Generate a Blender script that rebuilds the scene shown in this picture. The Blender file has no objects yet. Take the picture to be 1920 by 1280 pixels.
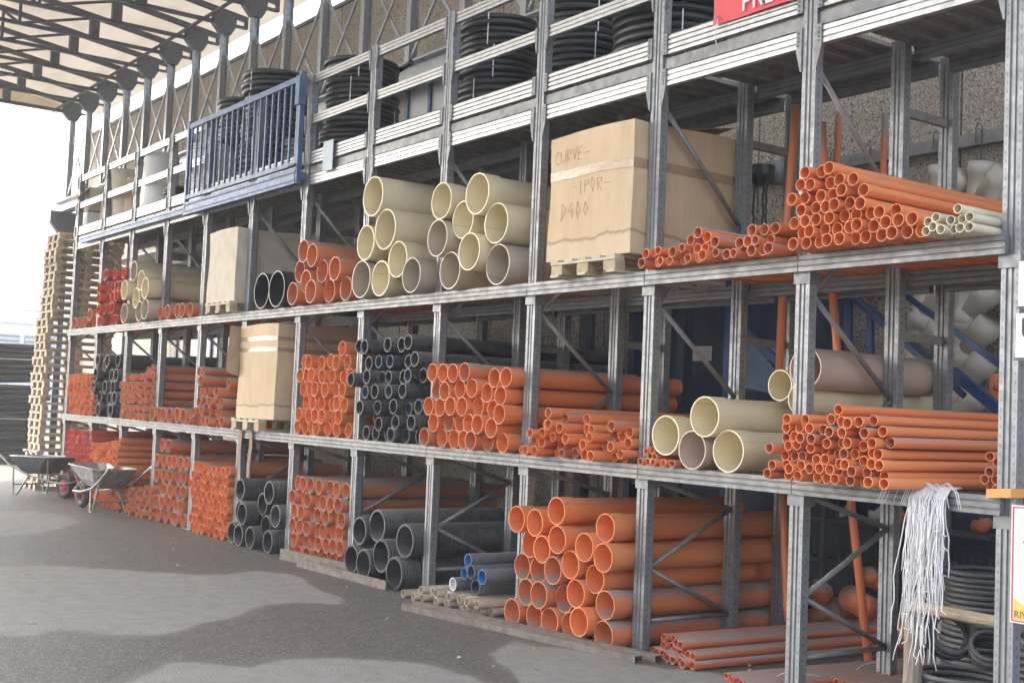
import bpy, math, random
import numpy as np
from mathutils import Matrix, Vector
random.seed(7); rng = np.random.default_rng(7)
scene = bpy.context.scene
COL = scene.collection

# ------------------------------------------------------------------ camera
CAM = np.array([4.03448, -6.24802, 1.58444]); FPX = 2316.4
YAW, PITCH, ROLL = 0.94997, 0.0570, 0.04217
def _axes():
    cy, sy, cp, sp = math.cos(YAW), math.sin(YAW), math.cos(PITCH), math.sin(PITCH)
    f = np.array([-sy*cp, cy*cp, sp]); r = np.array([cy, sy, 0.]); u = np.cross(r, f)
    c, s = math.cos(ROLL), math.sin(ROLL)
    return r*c + u*s, u*c - r*s, f
AR, AU, AF = _axes()
cd = bpy.data.cameras.new('camera'); cam = bpy.data.objects.new('camera', cd); COL.objects.link(cam)
M3 = Matrix(((AR[0], AU[0], -AF[0]), (AR[1], AU[1], -AF[1]), (AR[2], AU[2], -AF[2])))
cam.matrix_world = Matrix.Translation(Vector(CAM)) @ M3.to_4x4()
cd.sensor_width = 36; cd.lens = FPX/1920*36; cd.clip_end = 2000; cd.clip_start = 0.05
scene.camera = cam

# ------------------------------------------------------------------ sky, sun, exposure
w = bpy.data.worlds.new('World'); scene.world = w; w.use_nodes = True
nt = w.node_tree; bg = nt.nodes['Background']
sky = nt.nodes.new('ShaderNodeTexSky'); sky.sky_type = 'NISHITA'; sky.sun_disc = False
SUN_EL, SUN_AZ = math.radians(36), math.radians(212)      # azimuth: direction to the sun, from +x towards +y
sky.sun_elevation = SUN_EL; sky.sun_rotation = math.radians(90) - SUN_AZ
sky.air_density = 1.0; sky.dust_density = 4.0; sky.ozone_density = 1.0
hs = nt.nodes.new('ShaderNodeHueSaturation'); hs.inputs['Saturation'].default_value = 0.55
nt.links.new(sky.outputs[0], hs.inputs['Color']); nt.links.new(hs.outputs[0], bg.inputs['Color'])
bg.inputs['Strength'].default_value = 0.15
sd = bpy.data.lights.new('sun', 'SUN'); sd.energy = 1.5; sd.angle = math.radians(18); sd.color = (1, .96, .9)
sun = bpy.data.objects.new('sun', sd); COL.objects.link(sun)
sdir = Vector((math.cos(SUN_EL)*math.cos(SUN_AZ), math.cos(SUN_EL)*math.sin(SUN_AZ), math.sin(SUN_EL)))
sun.rotation_euler = sdir.to_track_quat('Z', 'Y').to_euler()
vs = scene.view_settings; vs.view_transform = 'Standard'; vs.look = 'None'; vs.gamma = 1; vs.exposure = 2.3
vs.use_curve_mapping = False
cy = scene.cycles; cy.max_bounces = 6; cy.diffuse_bounces = 4; cy.glossy_bounces = 3; cy.transmission_bounces = 3; cy.caustics_reflective = False; cy.caustics_refractive = False

# ------------------------------------------------------------------ measuring helpers
GLARE_VEIL = .003
GZ = -0.16                                   # level of the yard
def ray(x, y): return AF*FPX + AR*(x-960) - AU*(y-640)
def onY(x, y, v):                            # where a direction meets the vertical plane y = v
    d = ray(x, y); return CAM + d*((v-CAM[1])/d[1])
def onZ(x, y, v=GZ):
    d = ray(x, y); return CAM + d*((v-CAM[2])/d[2])
def zc(o, pts): return [(o[0]+p[0]/o[2], o[1]+p[1]/o[2]) for p in pts]

# ------------------------------------------------------------------ mesh builder
class MB:
    def __init__(s): s.v = []; s.f = []
    def add(s, vs_, fs):
        n = len(s.v); s.v += [tuple(map(float, p)) for p in vs_]; s.f += [tuple(n+i for i in f) for f in fs]; return s
    def box(s, x0, x1, y0, y1, z0, z1):
        return s.add([(x0,y0,z0),(x1,y0,z0),(x1,y1,z0),(x0,y1,z0),(x0,y0,z1),(x1,y0,z1),(x1,y1,z1),(x0,y1,z1)],
                     [(0,3,2,1),(4,5,6,7),(0,1,5,4),(1,2,6,5),(2,3,7,6),(3,0,4,7)])
    def prism(s, prof, axis, a, b):          # closed profile extruded along an axis
        n = len(prof)
        def mk(p, t): return {'x':(t,p[0],p[1]), 'y':(p[0],t,p[1]), 'z':(p[0],p[1],t)}[axis]
        vs_ = [mk(p, a) for p in prof] + [mk(p, b) for p in prof]
        fs = [(i, (i+1)%n, n+(i+1)%n, n+i) for i in range(n)] + [tuple(range(n-1,-1,-1)), tuple(range(n,2*n))]
        return s.add(vs_, fs)
    def tube(s, pts, r, n=8, cap=True):
        pts = [np.array(p, float) for p in pts]; k = len(pts); rr = r if hasattr(r, '__len__') else [r]*k
        prev = None; vs_ = []
        for i, p in enumerate(pts):
            t = pts[min(i+1,k-1)] - pts[max(i-1,0)]; t = t/(np.linalg.norm(t)+1e-12)
            if prev is None: a = np.cross(t, [0,0,1] if abs(t[2]) < .9 else [1,0,0])
            else: a = prev - t*(prev@t)
            a = a/(np.linalg.norm(a)+1e-12); b = np.cross(t, a); prev = a
            vs_ += [p + rr[i]*(a*math.cos(2*math.pi*j/n) + b*math.sin(2*math.pi*j/n)) for j in range(n)]
        fs = [(i*n+j, i*n+(j+1)%n, (i+1)*n+(j+1)%n, (i+1)*n+j) for i in range(k-1) for j in range(n)]
        if cap: fs += [tuple(range(n-1,-1,-1)), tuple(range((k-1)*n, k*n))]
        return s.add(vs_, fs)
    def bar(s, a, b, wx, wz):                # rectangular bar between two points
        a, b = np.array(a, float), np.array(b, float); t = (b-a)/np.linalg.norm(b-a)
        p = np.cross(t, [0,0,1]); p = p/np.linalg.norm(p) if np.linalg.norm(p) > 1e-6 else np.array([1.,0,0]); q = np.cross(p, t)
        vs_ = [e + sx*p*wx/2 + sz*q*wz/2 for e in (a, b) for sx, sz in ((-1,-1),(1,-1),(1,1),(-1,1))]
        return s.add(vs_, [(0,1,2,3),(7,6,5,4),(0,4,5,1),(1,5,6,2),(2,6,7,3),(3,7,4,0)])
    def strip(s, prof, n):                   # surface of revolution about y, prof = [(r, y), ...]
        vs_ = [(r*math.cos(2*math.pi*j/n), y, r*math.sin(2*math.pi*j/n)) for r, y in prof for j in range(n)]
        return s.add(vs_, [(i*n+j, i*n+(j+1)%n, (i+1)*n+(j+1)%n, (i+1)*n+j) for i in range(len(prof)-1) for j in range(n)])
    def torus(s, c, R, r, n=28, m=8, sq=1.0):
        vs_ = [(c[0]+(R+r*math.cos(b))*math.cos(a), c[1]+(R+r*math.cos(b))*math.sin(a), c[2]+sq*r*math.sin(b))
               for a in np.linspace(0, 2*math.pi, n, endpoint=False) for b in np.linspace(0, 2*math.pi, m, endpoint=False)]
        return s.add(vs_, [(i*m+j, ((i+1)%n)*m+j, ((i+1)%n)*m+(j+1)%m, i*m+(j+1)%m) for i in range(n) for j in range(m)])
    def xf(s, mat):
        s.v = [tuple(mat @ Vector(p)) for p in s.v]; return s
    def mesh(s, name, smooth=False):
        m = bpy.data.meshes.new(name); m.from_pydata(s.v, [], s.f); m.validate()
        if smooth: m.polygons.foreach_set('use_smooth', [True]*len(m.polygons))
        m.update(); return m
def put(name, me, mat=None, parent=None, loc=(0,0,0), rot=(0,0,0), scale=None):
    if isinstance(me, MB): me = me.mesh(name)
    if mat is not None and len(me.materials) == 0: me.materials.append(mat)
    o = bpy.data.objects.new(name, me); COL.objects.link(o)
    o.location = loc; o.rotation_euler = rot
    if scale: o.scale = scale
    if parent is not None: o.parent = parent
    return o
def empty(name, loc=(0,0,0), rz=0):
    o = bpy.data.objects.new(name, None); COL.objects.link(o); o.location = loc; o.rotation_euler = (0,0,rz)
    o.empty_display_size = .1; return o
def tag(o, label=None, cat=None, group=None, kind=None):
    if label: o['label'] = label
    if cat: o['category'] = cat
    if group: o['group'] = group
    if kind: o['kind'] = kind
    return o

# ------------------------------------------------------------------ materials
class NB:
    def __init__(s, name):
        s.m = bpy.data.materials.new(name); s.m.use_nodes = True; s.t = s.m.node_tree
        s.b = s.t.nodes['Principled BSDF']; s.out = s.t.nodes['Material Output']; s._tc = None
    def n(s, typ, **kw):
        o = s.t.nodes.new('ShaderNode'+typ)
        for k, v in kw.items(): setattr(o, k, v)
        return o
    def L(s, a, b): s.t.links.new(a, b)
    def tc(s, which='Object'):
        if s._tc is None: s._tc = s.n('TexCoord')
        return s._tc.outputs[which]
    def val(s, x, sock):
        if hasattr(x, 'is_output') or isinstance(x, bpy.types.NodeSocket): s.L(x, sock)
        else: sock.default_value = x
    def math(s, op, a, b=0.0, c=None, clamp=False):
        o = s.n('Math', operation=op, use_clamp=clamp); s.val(a, o.inputs[0]); s.val(b, o.inputs[1])
        if c is not None: s.val(c, o.inputs[2])
        return o.outputs[0]
    def ramp(s, x, lo, hi, a=0.0, b=1.0):
        o = s.n('MapRange', interpolation_type='SMOOTHSTEP'); s.val(x, o.inputs['Value'])
        o.inputs['From Min'].default_value = lo; o.inputs['From Max'].default_value = hi
        o.inputs['To Min'].default_value = a; o.inputs['To Max'].default_value = b
        return o.outputs[0]
    def noise(s, scale, detail=3, co=None, rough=.55, dim=None):
        o = s.n('TexNoise'); o.inputs['Scale'].default_value = scale; o.inputs['Detail'].default_value = detail
        o.inputs['Roughness'].default_value = rough; s.L(co if co is not None else s.tc(), o.inputs['Vector']); return o.outputs['Fac']
    def mapping(s, co, scale=(1,1,1), loc=(0,0,0)):
        o = s.n('Mapping'); s.L(co, o.inputs['Vector']); o.inputs['Scale'].default_value = scale; o.inputs['Location'].default_value = loc
        return o.outputs[0]
    def mix(s, f, a, b, mode='MIX'):
        o = s.n('Mix', data_type='RGBA', blend_type=mode); s.val(f, o.inputs[0])
        for x, k in ((a, 6), (b, 7)):
            if isinstance(x, tuple): o.inputs[k].default_value = (*x[:3], 1)
            else: s.L(x, o.inputs[k])
        return o.outputs[2]
    def rand(s):
        return s.n('ObjectInfo').outputs['Random']
    def nz(s):
        g = s.n('NewGeometry'); x = s.n('SeparateXYZ'); s.L(g.outputs['Normal'], x.inputs[0]); return x.outputs[2]
    def pos(s):
        return s.n('NewGeometry').outputs['Position']
    def col(s, c): s.val((*c, 1) if isinstance(c, tuple) else c, s.b.inputs['Base Color'])
    def set(s, **kw):
        for k, v in kw.items(): s.val(v, s.b.inputs[k.replace('_', ' ')])
    def bump(s, h, strength=.3, dist=.01):
        o = s.n('Bump'); o.inputs['Strength'].default_value = strength; o.inputs['Distance'].default_value = dist
        s.L(h, o.inputs['Height']); s.L(o.outputs[0], s.b.inputs['Normal'])
MAT = {}
def plastic(name, c, c2, dust=0.0, rough=.42, dustc=(.34,.315,.285), fine=60, lines=False, spec=.5):
    b = NB(name); r = b.rand()
    base = b.mix(r, c, c2)
    co = b.pos()
    v = b.noise(2.3, 4, co); base = b.mix(b.ramp(v, .35, .7, 0, .35), base, tuple(x*.82 for x in c))
    if lines:                                   # printed line of characters along the pipe
        x = b.n('SeparateXYZ'); b.L(b.tc(), x.inputs[0])
        dots = b.ramp(b.noise(55, 1, b.mapping(b.tc(), (0, 3.2, 0))), .5, .56)
        line = b.math('MULTIPLY', dots, b.math('LESS_THAN', b.math('ABSOLUTE', x.outputs[0]), .006))
        line = b.math('MULTIPLY', line, b.math('GREATER_THAN', x.outputs[2], 0.0))
        base = b.mix(b.math('MULTIPLY', line, .55), base, (.08, .04, .03))
    if dust > 0:
        d = b.math('ADD', b.nz(), b.math('MULTIPLY', b.math('SUBTRACT', b.noise(7, 5, co), .5), 1.3))
        d = b.ramp(d, .18, .95)
        g = b.math('MULTIPLY', b.noise(1.1, 2, co), 1.5*dust, clamp=True)
        d = b.math('MULTIPLY', d, b.math('MULTIPLY', g, b.math('ADD', b.math('MULTIPLY', r, .8), .6)), clamp=True)
        smear = b.math('MULTIPLY', b.ramp(b.noise(26, 5, co), .5, .8), .25*dust)
        d = b.math('MAXIMUM', d, smear)
        base = b.mix(d, base, dustc)
        b.set(Roughness=b.math('ADD', b.math('MULTIPLY', d, .4), rough))
    else: b.set(Roughness=rough)
    b.col(base); b.set(**{'Specular_IOR_Level': spec}); b.bump(b.noise(fine, 3, co), .06, .004)
    MAT[name] = b.m; return b.m
plastic('orange', (.84,.285,.100), (.79,.225,.078), .35, lines=True)
plastic('orange_dusty', (.77,.24,.095), (.67,.185,.08), 1.6, lines=True)
plastic('orange_floor', (.66,.165,.07), (.56,.135,.06), 2.2)
plastic('red_pipe', (.66,.105,.065), (.57,.08,.055), .45)
plastic('cream', (.82,.72,.48), (.77,.66,.43), .25, lines=True)
plastic('cream_grey', (.60,.50,.36), (.50,.43,.33), .9, dustc=(.30,.28,.26))
plastic('cream_small', (.74,.68,.50), (.66,.60,.45), .5)
plastic('tan', (.55,.43,.35), (.55,.43,.35), .5, dustc=(.4,.34,.3))
plastic('black_pe', (.042,.043,.047), (.06,.061,.064), .75, .42, (.23,.225,.22))
plastic('black_hose', (.013,.014,.016), (.02,.02,.023), .22, .36, (.16,.16,.165))
plastic('grey_hose', (.13,.14,.16), (.16,.17,.19), .3, .45)
plastic('blue_inner', (.05,.20,.48), (.06,.17,.36), .3)
plastic('slate_inner', (.07,.10,.14), (.05,.07,.09), .5)
plastic('grey_pipe', (.22,.23,.24), (.16,.165,.17), .7)
plastic('white_plastic', (.80,.80,.78), (.72,.72,.70), .2)
plastic('grey_fitting', (.62,.57,.49), (.56,.52,.46), .35)
plastic('orange_strap', (.78,.34,.10), (.78,.34,.10), .3)
plastic('string', (.84,.83,.83), (.78,.77,.77), .1, .6)
plastic('rubber', (.03,.03,.03), (.03,.03,.03), .8, .7)

def steel(name, c, metal=.55, rough=.42, slots=False, var=.25, dust=.3):
    b = NB(name); co = b.pos()
    v = b.noise(14, 4, co); base = b.mix(b.ramp(v, .3, .75), c, tuple(x*(1-var) for x in c))
    blot = b.ramp(b.noise(3.0, 4, b.mapping(co, (1, 1, .35))), .45, .75)
    base = b.mix(b.math('MULTIPLY', blot, .35), base, tuple(x*.62 for x in c))
    d = b.math('MULTIPLY', b.ramp(b.nz(), .3, .9), b.math('MULTIPLY', b.noise(8, 4, co), dust))
    base = b.mix(d, base, (.36,.33,.30))
    if slots:                                   # punched slots of the upright
        x = b.n('SeparateXYZ'); b.L(b.tc(), x.inputs[0])
        zf = b.math('FRACT', b.math('MULTIPLY', x.outputs[2], 1/.05))
        inz = b.ramp(b.math('ABSOLUTE', b.math('SUBTRACT', zf, .5)), .12, .24, 1, 0)
        xs = b.math('ABSOLUTE', b.math('SUBTRACT', x.outputs[0], .0575))
        inx = b.math('LESS_THAN', b.math('ABSOLUTE', b.math('SUBTRACT', xs, .042)), .0052)
        yf = b.math('LESS_THAN', b.math('ABSOLUTE', b.math('SUBTRACT', x.outputs[1], .036)), .009)
        side = b.math('GREATER_THAN', xs, .0565)
        front = b.math('LESS_THAN', x.outputs[1], .004)
        m = b.math('MAXIMUM', b.math('MULTIPLY', inx, front), b.math('MULTIPLY', yf, side))
        m = b.math('MULTIPLY', m, inz)
        base = b.mix(b.math('MULTIPLY', m, .5), base, (.07,.07,.07))
    b.col(base); b.set(Metallic=metal, Roughness=b.ramp(v, .2, .8, rough-.08, rough+.14)); b.bump(b.noise(90, 2, co), .05, .002)
    MAT[name] = b.m; return b.m
steel("galv", (.225,.23,.235), .45, .45)
steel('galv_slots', (.30,.31,.32), .45, .45, True)
steel('galv_bright', (.47,.48,.485), .6, .34, dust=.15)
steel('brace_steel', (.30,.295,.29), .4, .5)
steel('dark_steel', (.115,.125,.145), .2, .55)
steel('column_steel', (.42,.45,.49), .3, .42)
steel('blue_steel', (.085,.145,.265), .1, .45, False, .2, .25)
steel('blue_rail', (.025,.075,.24), .05, .42, False, .2, .2)
steel('navy_panel', (.028,.045,.10), .05, .5, False, .2, .3)
steel('rust_steel', (.20,.165,.145), .15, .7, False, .4, .6)
steel('barrow_steel', (.36,.355,.34), .35, .55, False, .4, .8)
steel('barrow_tray', (.075,.08,.085), .2, .6, False, .4, 1.0)

def simple(name, c, rough=.6, nscale=8, var=.2, bumps=.1, stretch=(1,1,1), metal=0, rnd=0.0, c2=None):
    b = NB(name); co = b.mapping(b.tc(), stretch)
    v = b.noise(nscale, 5, co); base = b.mix(b.ramp(v, .3, .75), c, c2 or tuple(x*(1-var) for x in c))
    if rnd: base = b.mix(b.math('MULTIPLY', b.rand(), rnd), base, tuple(x*.55 for x in c))
    b.col(base); b.set(Roughness=rough, Metallic=metal); b.bump(v, bumps, .01); MAT[name] = b.m; return b.m
simple('wood', (.72,.62,.46), .75, 9, .35, .3, (1,14,14), rnd=.6)
simple('wood_block', (.60,.47,.32), .8, 14, .35, .3, rnd=.7)
simple('wood_grey', (.34,.28,.22), .85, 10, .4, .6, (12,12,1))
simple('log_wood', (.52,.41,.29), .8, 8, .35, .5, (1,10,10))
simple('slat_wood', (.30,.23,.17), .8, 10, .4, .3, (10,10,1))
simple('tape', (.43,.30,.19), .16, 30, .25, .35)
simple('marker', (.52,.30,.21), .7)
simple('banner', (.72,.07,.085), .5, 3, .15, .4)
simple('white_paint', (.80,.80,.80), .5, 6, .08)
simple('sign_black', (.03,.03,.035), .5)
simple('sign_red', (.62,.06,.08), .5)
simple('sign_yellow', (.80,.58,.14), .5)
simple('sign_brown', (.35,.12,.05), .5)
simple('wall_white', (.80,.81,.82), .7, 1.5, .12)
simple('louvre', (.20,.26,.31), .5)
simple('building_roof', (.72,.73,.74), .5, 1, .06, .02)
simple('light_panel', (.55,.57,.60), .4, 2, .1)
simple('foil', (.82,.82,.83), .22, 22, .2, .9)
simple('plate_blue', (.38,.46,.53), .45, 9, .15)
simple('debris', (.5,.48,.44), .8)

b = NB('cardboard'); co = b.tc(); v = b.noise(5, 5, b.mapping(co, (1.5,1.5,.5)))
base = b.mix(b.ramp(v, .3, .75), (.62,.47,.30), (.53,.395,.25))
wr = b.noise(30, 3, b.mapping(co, (1,1,.12))); base = b.mix(b.ramp(wr, .5, .8, 0, .3), base, (.44,.33,.21))
x = b.n('SeparateXYZ'); b.L(co, x.inputs[0])
edge = b.math('SUBTRACT', x.outputs[2], b.math('ADD', .09, b.math('MULTIPLY', b.noise(4.5, 6, b.mapping(co, (1,1,0))), .13)))
ring = b.ramp(b.math('ABSOLUTE', edge), .003, .022, 1, 0)             # dried tide mark of an old soaking
base = b.mix(b.math('MULTIPLY', ring, .75), base, (.27,.165,.085))
base = b.mix(b.math('MULTIPLY', b.math('LESS_THAN', edge, 0), .35), base, (.62,.52,.38))
b.col(base); b.set(Roughness=.8); b.bump(wr, .25, .012); MAT['cardboard'] = b.m
simple('cardboard_plain', (.50,.38,.25), .8, 6, .25, .2)
simple('cardboard_pale', (.66,.58,.46), .8, 6, .18, .25)

b = NB('pebble_concrete'); co = b.pos()
vo = b.n('TexVoronoi'); vo.inputs['Scale'].default_value = 75; b.L(co, vo.inputs['Vector'])
sx = b.n('SeparateXYZ'); b.L(vo.outputs['Color'], sx.inputs[0])
base = b.mix(sx.outputs[0], (.47,.42,.35), (.33,.29,.24))
base = b.mix(b.math('GREATER_THAN', sx.outputs[1], .80), base, (.12,.105,.09))
base = b.mix(b.math('GREATER_THAN', sx.outputs[2], .84), base, (.62,.57,.49))
big = b.noise(.8, 4, b.mapping(co, (1,1,.25))); base = b.mix(b.ramp(big, .4, .75, 0, .45), base, (.25,.215,.175))
b.col(base); b.set(Roughness=.9); b.bump(vo.outputs['Distance'], .3, .008); MAT['pebble'] = b.m

# translucent roofing sheet
b = NB('roof_sheet'); tr = b.n('BsdfTranslucent'); df = b.n('BsdfDiffuse'); mx = b.n('MixShader')
v = b.noise(.5, 3, b.mapping(b.pos(), (.4,2.2,1)))
c = b.mix(b.ramp(v, .35, .7), (.74,.66,.54), (.62,.54,.43)); b.L(c, tr.inputs['Color']); b.L(c, df.inputs['Color'])
mx.inputs[0].default_value = .20; b.L(df.outputs[0], mx.inputs[1]); b.L(tr.outputs[0], mx.inputs[2]); b.L(mx.outputs[0], b.out.inputs['Surface'])
MAT['roof'] = b.m

# asphalt: damp and dry areas (attribute 'dry' is a signed distance in metres to the dry outlines)
b = NB('asphalt'); co = b.pos()
at_ = b.n('Attribute'); at_.attribute_name = 'dry'
nd = b.math('ADD', b.math('MULTIPLY', b.math('SUBTRACT', b.noise(2.2, 6, co, .62), .5), .42), b.math('MULTIPLY', b.math('SUBTRACT', b.noise(.8, 3, co), .5), .25))
m = b.ramp(b.math('ADD', at_.outputs['Fac'], nd), -.035, .035)
m2 = b.ramp(b.math('ADD', at_.outputs['Fac'], nd), -.22, .02)
gr = b.n('TexVoronoi'); gr.inputs['Scale'].default_value = 85; b.L(co, gr.inputs['Vector'])
gx = b.n('SeparateXYZ'); b.L(gr.outputs['Color'], gx.inputs[0])
big = b.noise(.5, 5, co); mid = b.noise(6, 5, co)
damp = b.mix(b.ramp(mid, .3, .75), (.150,.144,.138), (.112,.107,.103)); damp = b.mix(b.math('MULTIPLY', gx.outputs[0], .55), damp, (.068,.065,.062))
damp = b.mix(b.math('GREATER_THAN', gx.outputs[1], .90), damp, (.25,.24,.225))
dry = b.mix(b.ramp(mid, .3, .75), (.275,.270,.258), (.225,.219,.209)); dry = b.mix(b.math('MULTIPLY', gx.outputs[0], .25), dry, (.165,.16,.15))
damp = b.mix(b.math('MULTIPLY', m2, .4), damp, (.175,.168,.158))
sp = b.ramp(b.noise(3.2, 2, b.mapping(co, (1,1,1), (3,9,0))), .69, .74); dry = b.mix(b.math('MULTIPLY', sp, .6), dry, (.12,.11,.105))
base = b.mix(m, damp, dry)
base = b.mix(b.ramp(big, .5, .8, 0, .3), base, (.2,.195,.185))
b.col(base); b.set(Roughness=b.ramp(m, 0, 1, .55, .85), **{'Specular_IOR_Level': .35})
b.bump(b.math('ADD', gr.outputs['Distance'], mid), .35, .012); MAT['asphalt'] = b.m

# ------------------------------------------------------------------ the yard
def in_poly(P, poly):
    x, y = P[:, 0], P[:, 1]; ins = np.zeros(len(P), bool); n = len(poly); dist = np.full(len(P), 1e9)
    for i in range(n):
        a, c = poly[i], poly[(i+1) % n]
        cond = ((a[1] > y) != (c[1] > y)); t = (y-a[1])/((c[1]-a[1]) or 1e-12); ins ^= cond & (x < a[0]+t*(c[0]-a[0]))
        d = c-a; u = np.clip(((P-a)@d)/(d@d+1e-12), 0, 1); dist = np.minimum(dist, np.linalg.norm(P-(a+u[:, None]*d), axis=1))
    return np.where(ins, dist, -dist)
dry_px = [
 [(-300,1075),(60,1060),(170,1064),(300,1072),(420,1078),(480,1070),(545,1076),(590,1095),(650,1122),(635,1133),(560,1128),(490,1132),(455,1148),(400,1165),(340,1182),(270,1190),(190,1186),(110,1176),(60,1186),(-60,1190),(-300,1200)],
 [(210,1300),(280,1262),(330,1245),(400,1248),(470,1254),(540,1238),(620,1232),(720,1240),(800,1246),(880,1262),(950,1300),(940,1400),(200,1400)],
 [(925,1215),(960,1202),(1010,1210),(1070,1215),(1160,1232),(1250,1250),(1340,1262),(1400,1275),(1420,1400),(1000,1400),(965,1262),(930,1240)],
 [(-300,965),(60,958),(130,968),(140,982),(70,1000),(-300,1012)],
 [(-300,868),(20,872),(60,880),(40,900),(-300,915)]]
gx_ = np.concatenate([np.linspace(-150,-40,14), np.linspace(-34,-14,70), np.linspace(-13.8,3,330), np.linspace(4,60,14)])
gy_ = np.concatenate([np.linspace(-100,-14,12), np.linspace(-11,-6.6,22), np.linspace(-6.5,1.2,230), np.linspace(1.6,5,8), np.linspace(8,100,12)])
GXX, GYY = np.meshgrid(gx_, gy_); P2 = np.stack([GXX.ravel(), GYY.ravel()], 1)
sdv = np.full(len(P2), -5.0)
for poly in dry_px:
    W = np.array([onZ(x, y)[:2] for x, y in poly]); sdv = np.maximum(sdv, in_poly(P2, W))
far = (P2[:,0] < -32) | (P2[:,1] < -9); sdv = np.where(far, np.maximum(sdv, .3), sdv)
nx, ny = len(gx_), len(gy_)
gm = bpy.data.meshes.new('ground')
gm.from_pydata([(x, y, GZ) for x, y in P2], [], [(j*nx+i, j*nx+i+1, (j+1)*nx+i+1, (j+1)*nx+i) for j in range(ny-1) for i in range(nx-1)])
at = gm.attributes.new('dry', 'FLOAT', 'POINT'); at.data.foreach_set('value', sdv.astype(np.float32))
tag(put('ground', gm, MAT['asphalt']), kind='structure')

# ------------------------------------------------------------------ wall behind the racking
WY = 3.1
wall = empty('panel_wall', (0, WY, GZ)); tag(wall, 'tall pebble-dashed concrete panel wall behind the racking and below the canopy', 'wall')
pw = 2.38; panel_me = MB().box(.012, pw-.012, 0, .16, 0, 8.40).mesh('wall_panel')
for k in range(14): put('wall_panel', panel_me, MAT['pebble'], wall, (-28.6+k*pw, 0, 0))
put('joint_backing', MB().box(-28.58, 4.7, .05, .15, 0, 8.38), MAT['dark_steel'], wall)
put('coping', MB().box(-28.6, 4.72, -.03, .2, 8.406, 8.47), MAT['galv'], wall)

# ------------------------------------------------------------------ canopy: columns, bracing, trusses, translucent sheets
PY = 2.7; cx = [-28.4 + 1.425*k for k in range(20)]
can = empty('yard_canopy', (0, PY, GZ)); tag(can, 'steel canopy over the yard with dark trusses and cream translucent roof sheets', 'canopy')
IP = [(-.06,-.07),(.06,-.07),(.06,-.058),(.01,-.058),(.01,.058),(.06,.058),(.06,.07),(-.06,.07),(-.06,.058),(-.01,.058),(-.01,-.058),(-.06,-.058)]
col_me = MB().prism(IP, 'z', 0, 2.35).mesh('column')                     # stands on the crane beam
for X in cx: put('column', col_me, MAT['column_steel'], can, (X, 0, 6.72))
put('crane_beam', MB().prism([(-.14,0),(.14,0),(.14,.03),(.012,.03),(.012,.27),(.14,.27),(.14,.3),(-.14,.3),(-.14,.27),(-.012,.27),(-.012,.03),(-.14,.03)], 'x', -29.2, -.6), MAT['column_steel'], can, (0, 0, 6.40))
for X in (-28.4, -21.3, -14.15, -7.0, -1.2):
    c_ = put('support_column', MB().prism(IP, 'z', 0, 5.9), MAT['dark_steel'], can, (X, 0, 0))
    put('corbel', MB().prism([(-.1,5.5),(.1,5.5),(.1,5.7),(.42,6.1),(.42,6.38),(-.42,6.38),(-.42,6.1),(-.1,5.7)], 'x', -.1, .1), MAT['dark_steel'], c_)
zb, zt = 6.9, 8.35
for a, c in zip(cx[:-1], cx[1:]):
    put('cross_brace', MB().bar((a+.06,-.025,zb-.1), (c-.06,-.025,zt), .03, .05), MAT['column_steel'], can)
    put('cross_brace', MB().bar((a+.06,.025,zt), (c-.06,.025,zb-.1), .03, .05), MAT['column_steel'], can)
# trusses run towards -y
RIDGE = -8.2; T = .135
def top_z(y): return 9.22 + T*(-y if y > RIDGE else -2*RIDGE+y)
tm = MB(); ys = [-.2 - 1.45*k for k in range(11)]
yend = 2*RIDGE+.3
tm.bar((0,.45,top_z(.45)-.02), (0,RIDGE,top_z(RIDGE)), .09, .10); tm.bar((0,RIDGE,top_z(RIDGE)), (0,yend,top_z(yend)), .09, .10)
tm.bar((0,-.15,8.98), (0,yend,8.98), .07, .07)
for k, y in enumerate(ys):
    tm.bar((0,y,8.98), (0,y,top_z(y)), .17 if k in (1,) else .06, .17 if k == 1 else .05)
    if k < len(ys)-1:
        y2 = ys[k+1]
        if k >= 1: tm.bar((0,y,top_z(y)-.04) if k % 2 else (0,y,8.98), (0,y2,8.98) if k % 2 else (0,y2,top_z(y2)-.04), .05, .05)
tm.box(-.05,.05,.2,.42,8.96,9.0); tm.box(-.05,.05,.40,.45,8.96,9.15)
truss_me = tm.mesh('truss')
gus_me = MB().prism([(-.1,8.76),(.1,8.76),(.2,8.94),(.2,9.17),(-.26,9.22),(-.26,8.94)], 'x', -.07, .07).mesh('gusset')
for X in cx:
    t_ = put('truss', truss_me, MAT['dark_steel'], can, (X, 0, 0)); put('gusset', gus_me, MAT['dark_steel'], t_)
put('tie_rail', MB().bar((-29,-.35,9.06), (-1,-.35,9.06), .05, .05), MAT['dark_steel'], can)
for k, y in enumerate((-5.2, -10.5)): put('purlin', MB().bar((-29.3,y,top_z(y)+.1), (-.9,y,top_z(y)+.1), .05, .08), MAT['dark_steel'], can)
for k in range(20):
    x0 = -29.4+1.425*k; sm = MB(); w5 = 1.424
    for ya, yb in ((.95, RIDGE), (RIDGE, yend)):
        n = 5
        for q in range(n):
            a, c = x0+w5*q/n, x0+w5*(q+1)/n
            sm.add([(a,ya,top_z(ya)+.16),(c,ya,top_z(ya)+.16),(c,yb,top_z(yb)+.16),(a,yb,top_z(yb)+.16)], [(0,1,2,3)])
    put('roof_sheet', sm, MAT['roof'], can)
gm_ = MB(); gm_.prism([(.5,9.14),(yend,9.14),(yend,top_z(yend)+.15),(RIDGE,top_z(RIDGE)+.15),(.5,top_z(0)+.1)], 'x', -29.42, -29.40)
put('gable_sheet', gm_, MAT['roof'], can)
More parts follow.
